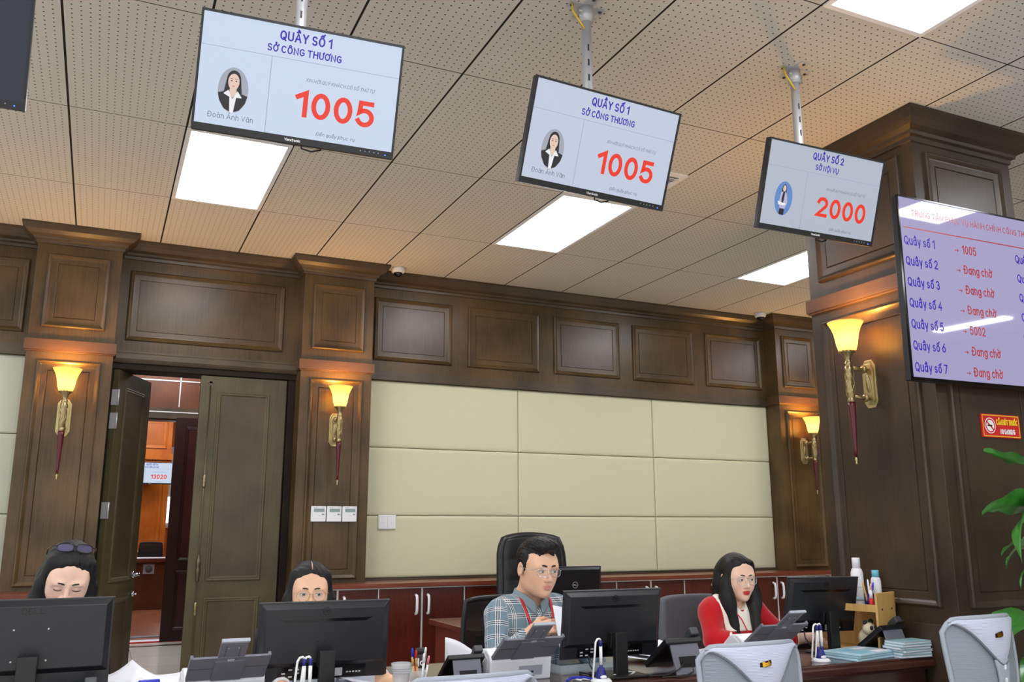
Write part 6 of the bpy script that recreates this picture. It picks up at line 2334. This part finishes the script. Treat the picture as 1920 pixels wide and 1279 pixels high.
c_ = (man.sh[0] + man.sh[1]) / 2
fy = lambda z: c_[1] - .122 - .004 * math.sin((z - .85) * 20)
lanyard('red lanyard round the neck of the man in the checked shirt',
        lambda sg: [(cx_ + sg * .070, cy_ + .0, cz_ + .045), (cx_ + sg * .072, cy_ - .055, cz_ + .012), (cx_ + sg * .066, c_[1] - .105, cz_ - .045), (cx_ + sg * .046, c_[1] - .124, cz_ - .10), (cx_ + sg * .022, c_[1] - .126, cz_ - .165), (cx_ + sg * .006, c_[1] - .126, cz_ - .215)], 0, 0, 0, 0, 0, M['lanyard'], .0062)
o = sheet('paper_sheet', 'white papers held up by the man behind his monitor', 'paper', (2.285, -.145, .925), .16, .22, .1, .01, tilt=(1.1, .12), amp=.004)

# ---- the woman in the red sweater
wr_ = Person('woman with long black hair and glasses in a red sweater with white collar', 3.42, .12,
             ((3.275, .15, .945), (3.565, .16, .945)), (3.425, .105, 1.118), -.10, .10, .0, .98, True,
             (238, 198, 172), (196, 62, 58), (234, 170, 150), (3.42, .145, .975),
             [((3.275, .15, .945), (3.225, .06, .815), (3.375, -.07, .80), dict(d=(.8, -.4, -.1), n=(0, -.1, 1), curl=.35, side=-1)),
              ((3.565, .16, .945), (3.70, .10, .80), (3.86, .06, .80), dict(d=(.82, .25, -.12), n=(0.1, -.05, 1), curl=.35, side=1))], chest=(.132, .098), gaze=(.0022, -.0010))
wr_.garment('sweater', M['redknit'], g=.011, upto=.40, neck=(.070, .080), drop=.012, folds=.0014, vneck=.03)
cl_ = Solid(wr_.coarse)
wr_.torso(cl_, .016)
wr_.limbs(cl_, .016, .05)
for i in (0, 1):
    cl_.cap(wr_.nb + np.array((0, .03, -.005)), wr_.sh[i] * .72 + wr_.nb * .28 + np.array((0, .015, .012)), .066, .060, .05)
nb = wr_.nb


def outside_collar(x, y, z):
    dx, dy = x - nb[0], y - (nb[1] - .035)
    r = np.sqrt((dx / 1.12) ** 2 + dy ** 2)
    a = np.arctan2(dx, -dy)
    rim = .112 + .0035 * np.abs(np.sin(a * 17)) - .03 * np.exp(-(a / .16) ** 2)
    return np.maximum(r - rim, nb[2] - .12 - z)


cl_.F = np.maximum(cl_.F, outside_collar(*np.meshgrid(*cl_.ax, indexing='ij')).astype(np.float32))
cl_.ell((nb[0], nb[1] - .01, nb[2] + .045), (.056, .062, .075), .004, 's')
cl_.cap((nb[0], nb[1] - .06, nb[2] + .02), (nb[0], nb[1] - .15, nb[2] - .06), .03, .008, .004, 's')
solid_object('collar', cl_, M['collar'], wr_.root, smooth=1)
for a in wr_.arms:
    E_, W_ = np.array(a[1]), np.array(a[2])
    MB().cyl(E_ + (W_ - E_) * .375, E_ + (W_ - E_) * .435, .0515, n=24, r2=.0505).build('cuff', M['collar'], wr_.root, bevel=.003)
wr_.trousers(M['darkcloth'])


def long_hair(s, E, K, w=.0, parting=0.0, front=((-1, .30), (1, .20)), back=.28, open_=.060, slim=1.0):
    E((0, .020, .042), (.083, .100, .088), .01)
    E((0, .055, -.06), (.078, .055, .13), .04)
    for sg, ln in front:
        K((sg * .064, -.026, .074), (sg * .079, -.022, -.03), .019, .024, .03)
        K((sg * .078, -.020, -.03), (sg * .082, -.035, -.13), .027, .030, .03)
        if ln > .16:
            K((sg * .080, -.030, -.10), (sg * .062 * slim, -.108, -ln), .036, .024, .05)
    K((0, .09, .0), (0, .11, -back), .075, .055, .05)
    for sg in (-1, 1):
        K((sg * .05, .06, -.05), (sg * .075, .075, -back), .05, .035, .04)
    E((0, -.095, -.045), (open_, .075, .108), .010, 's')
    E((parting, -.100, .042), (.060, .048, .056), .018, 's')
    K((parting, -.07, .115), (parting, .03, .136), .003, .002, .004, 's')
    X, Y, Z = np.meshgrid(*s.ax, indexing='ij', sparse=True)
    s.F += (.0011 * np.sin(X * 260 + Y * 220 + 1.2 * np.sin(Z * 9))).astype(np.float32)


wr_.hair(lambda s, E, K: long_hair(s, E, K, front=((-1, .36), (1, .25)), parting=.012, slim=.8))
glasses('eyeglasses', 'thin rimmed clear glasses worn by the woman in red', wr_.R, wr_.t, wr_.k, M['silver'], M['lens'], .0265, .0215, square=.25)
lanyard('thin red lanyard over the white collar of the woman in red',
        lambda sg: [(nb[0] + sg * .060, nb[1] - .02, nb[2] + .035), (nb[0] + sg * .060, nb[1] - .075, nb[2] - .01), (nb[0] + sg * .045, nb[1] - .122, nb[2] - .06), (nb[0] + sg * .02, nb[1] - .150, nb[2] - .14), (nb[0] + sg * .006, nb[1] - .152, nb[2] - .20)], 0, 0, 0, 0, 0, M['lanyard'], .004)

# ---- the woman with a centre parting
w2 = Person('woman with a centre parting and gold round glasses, face half hidden by a monitor', 1.155, .06,
            ((1.035, .10, .905), (1.285, .10, .905)), (1.155, .035, 1.116), -.12, .05, .02, .98, True,
            (230, 184, 152), (200, 110, 104), (228, 164, 138), (1.155, .075, .965),
            [((1.035, .10, .905), (1.01, .0, .785), (1.02, -.235, .782), dict(d=(.35, -.9, -.05), n=(0, 0, 1), curl=.4, side=-1)),
             ((1.285, .10, .905), (1.38, .02, .785), (1.43, -.20, .785), dict(d=(-.1, -.95, -.05), n=(0, 0, 1), curl=.5, side=1))], chest=(.125, .095), gaze=(.0012, -.001))
w2.garment('blouse', M['whiteshirt'], g=.013, upto=.8, neck=(.060, .066))
w2.trousers(M['darkcloth'])
w2.hair(lambda s, E, K: long_hair(s, E, K, front=((-1, .26), (1, .26)), open_=.063))
pt_ = [Vector((np.array(v) * w2.k) @ w2.R.T + w2.t) for v in ((0, -.078, .1005), (0, -.062, .1145), (0, -.04, .1235), (0, -.012, .1285))]
MB().tube(pt_, [.0010, .0022, .0022, .0008], n=8).build('hair_parting', mat('scalp', (214, 176, 156), rough=.6), w2.root)
glasses('eyeglasses', 'round gold rimmed glasses worn by the woman with a centre parting', w2.R, w2.t, w2.k, M['goldwire'], M['lens'], .0255, .0235)

# ---- the woman at the left, looking down
w1 = Person('woman with black glasses pushed up on her hair, looking down behind the left monitor', .25, .05,
            ((.10, .10, .925), (.335, .10, .925)), (.248, .045, 1.198), .05, .50, .10, 1.0, True,
            (240, 200, 178), (206, 112, 112), (240, 168, 152), (.25, .105, .995),
            [((.10, .10, .925), (.05, -.02, .785), (.14, -.16, .785), dict(d=(.6, -.7, -.05), n=(0, 0, 1), curl=.4, side=-1)),
             ((.335, .10, .925), (.355, -.02, .785), (.31, -.16, .785), dict(d=(-.6, -.7, -.05), n=(0, 0, 1), curl=.4, side=1))], chest=(.122, .098), closed=True)
w1.garment('blouse', M['navycloth'], g=.013, upto=.9, neck=(.060, .066))
w1.trousers(M['darkcloth'])
w1.hair(lambda s, E, K: long_hair(s, E, K, front=((-1, .24), (1, .2)), open_=.064))
glasses('eyeglasses', 'black framed glasses pushed up on top of the hair of the woman at the left', w1.R, w1.t, w1.k, M['black_gloss'], M['lensdark'], .0275, .0155, thick=.0024, square=.2, off=(0, .066, .070), tilt=-.66)
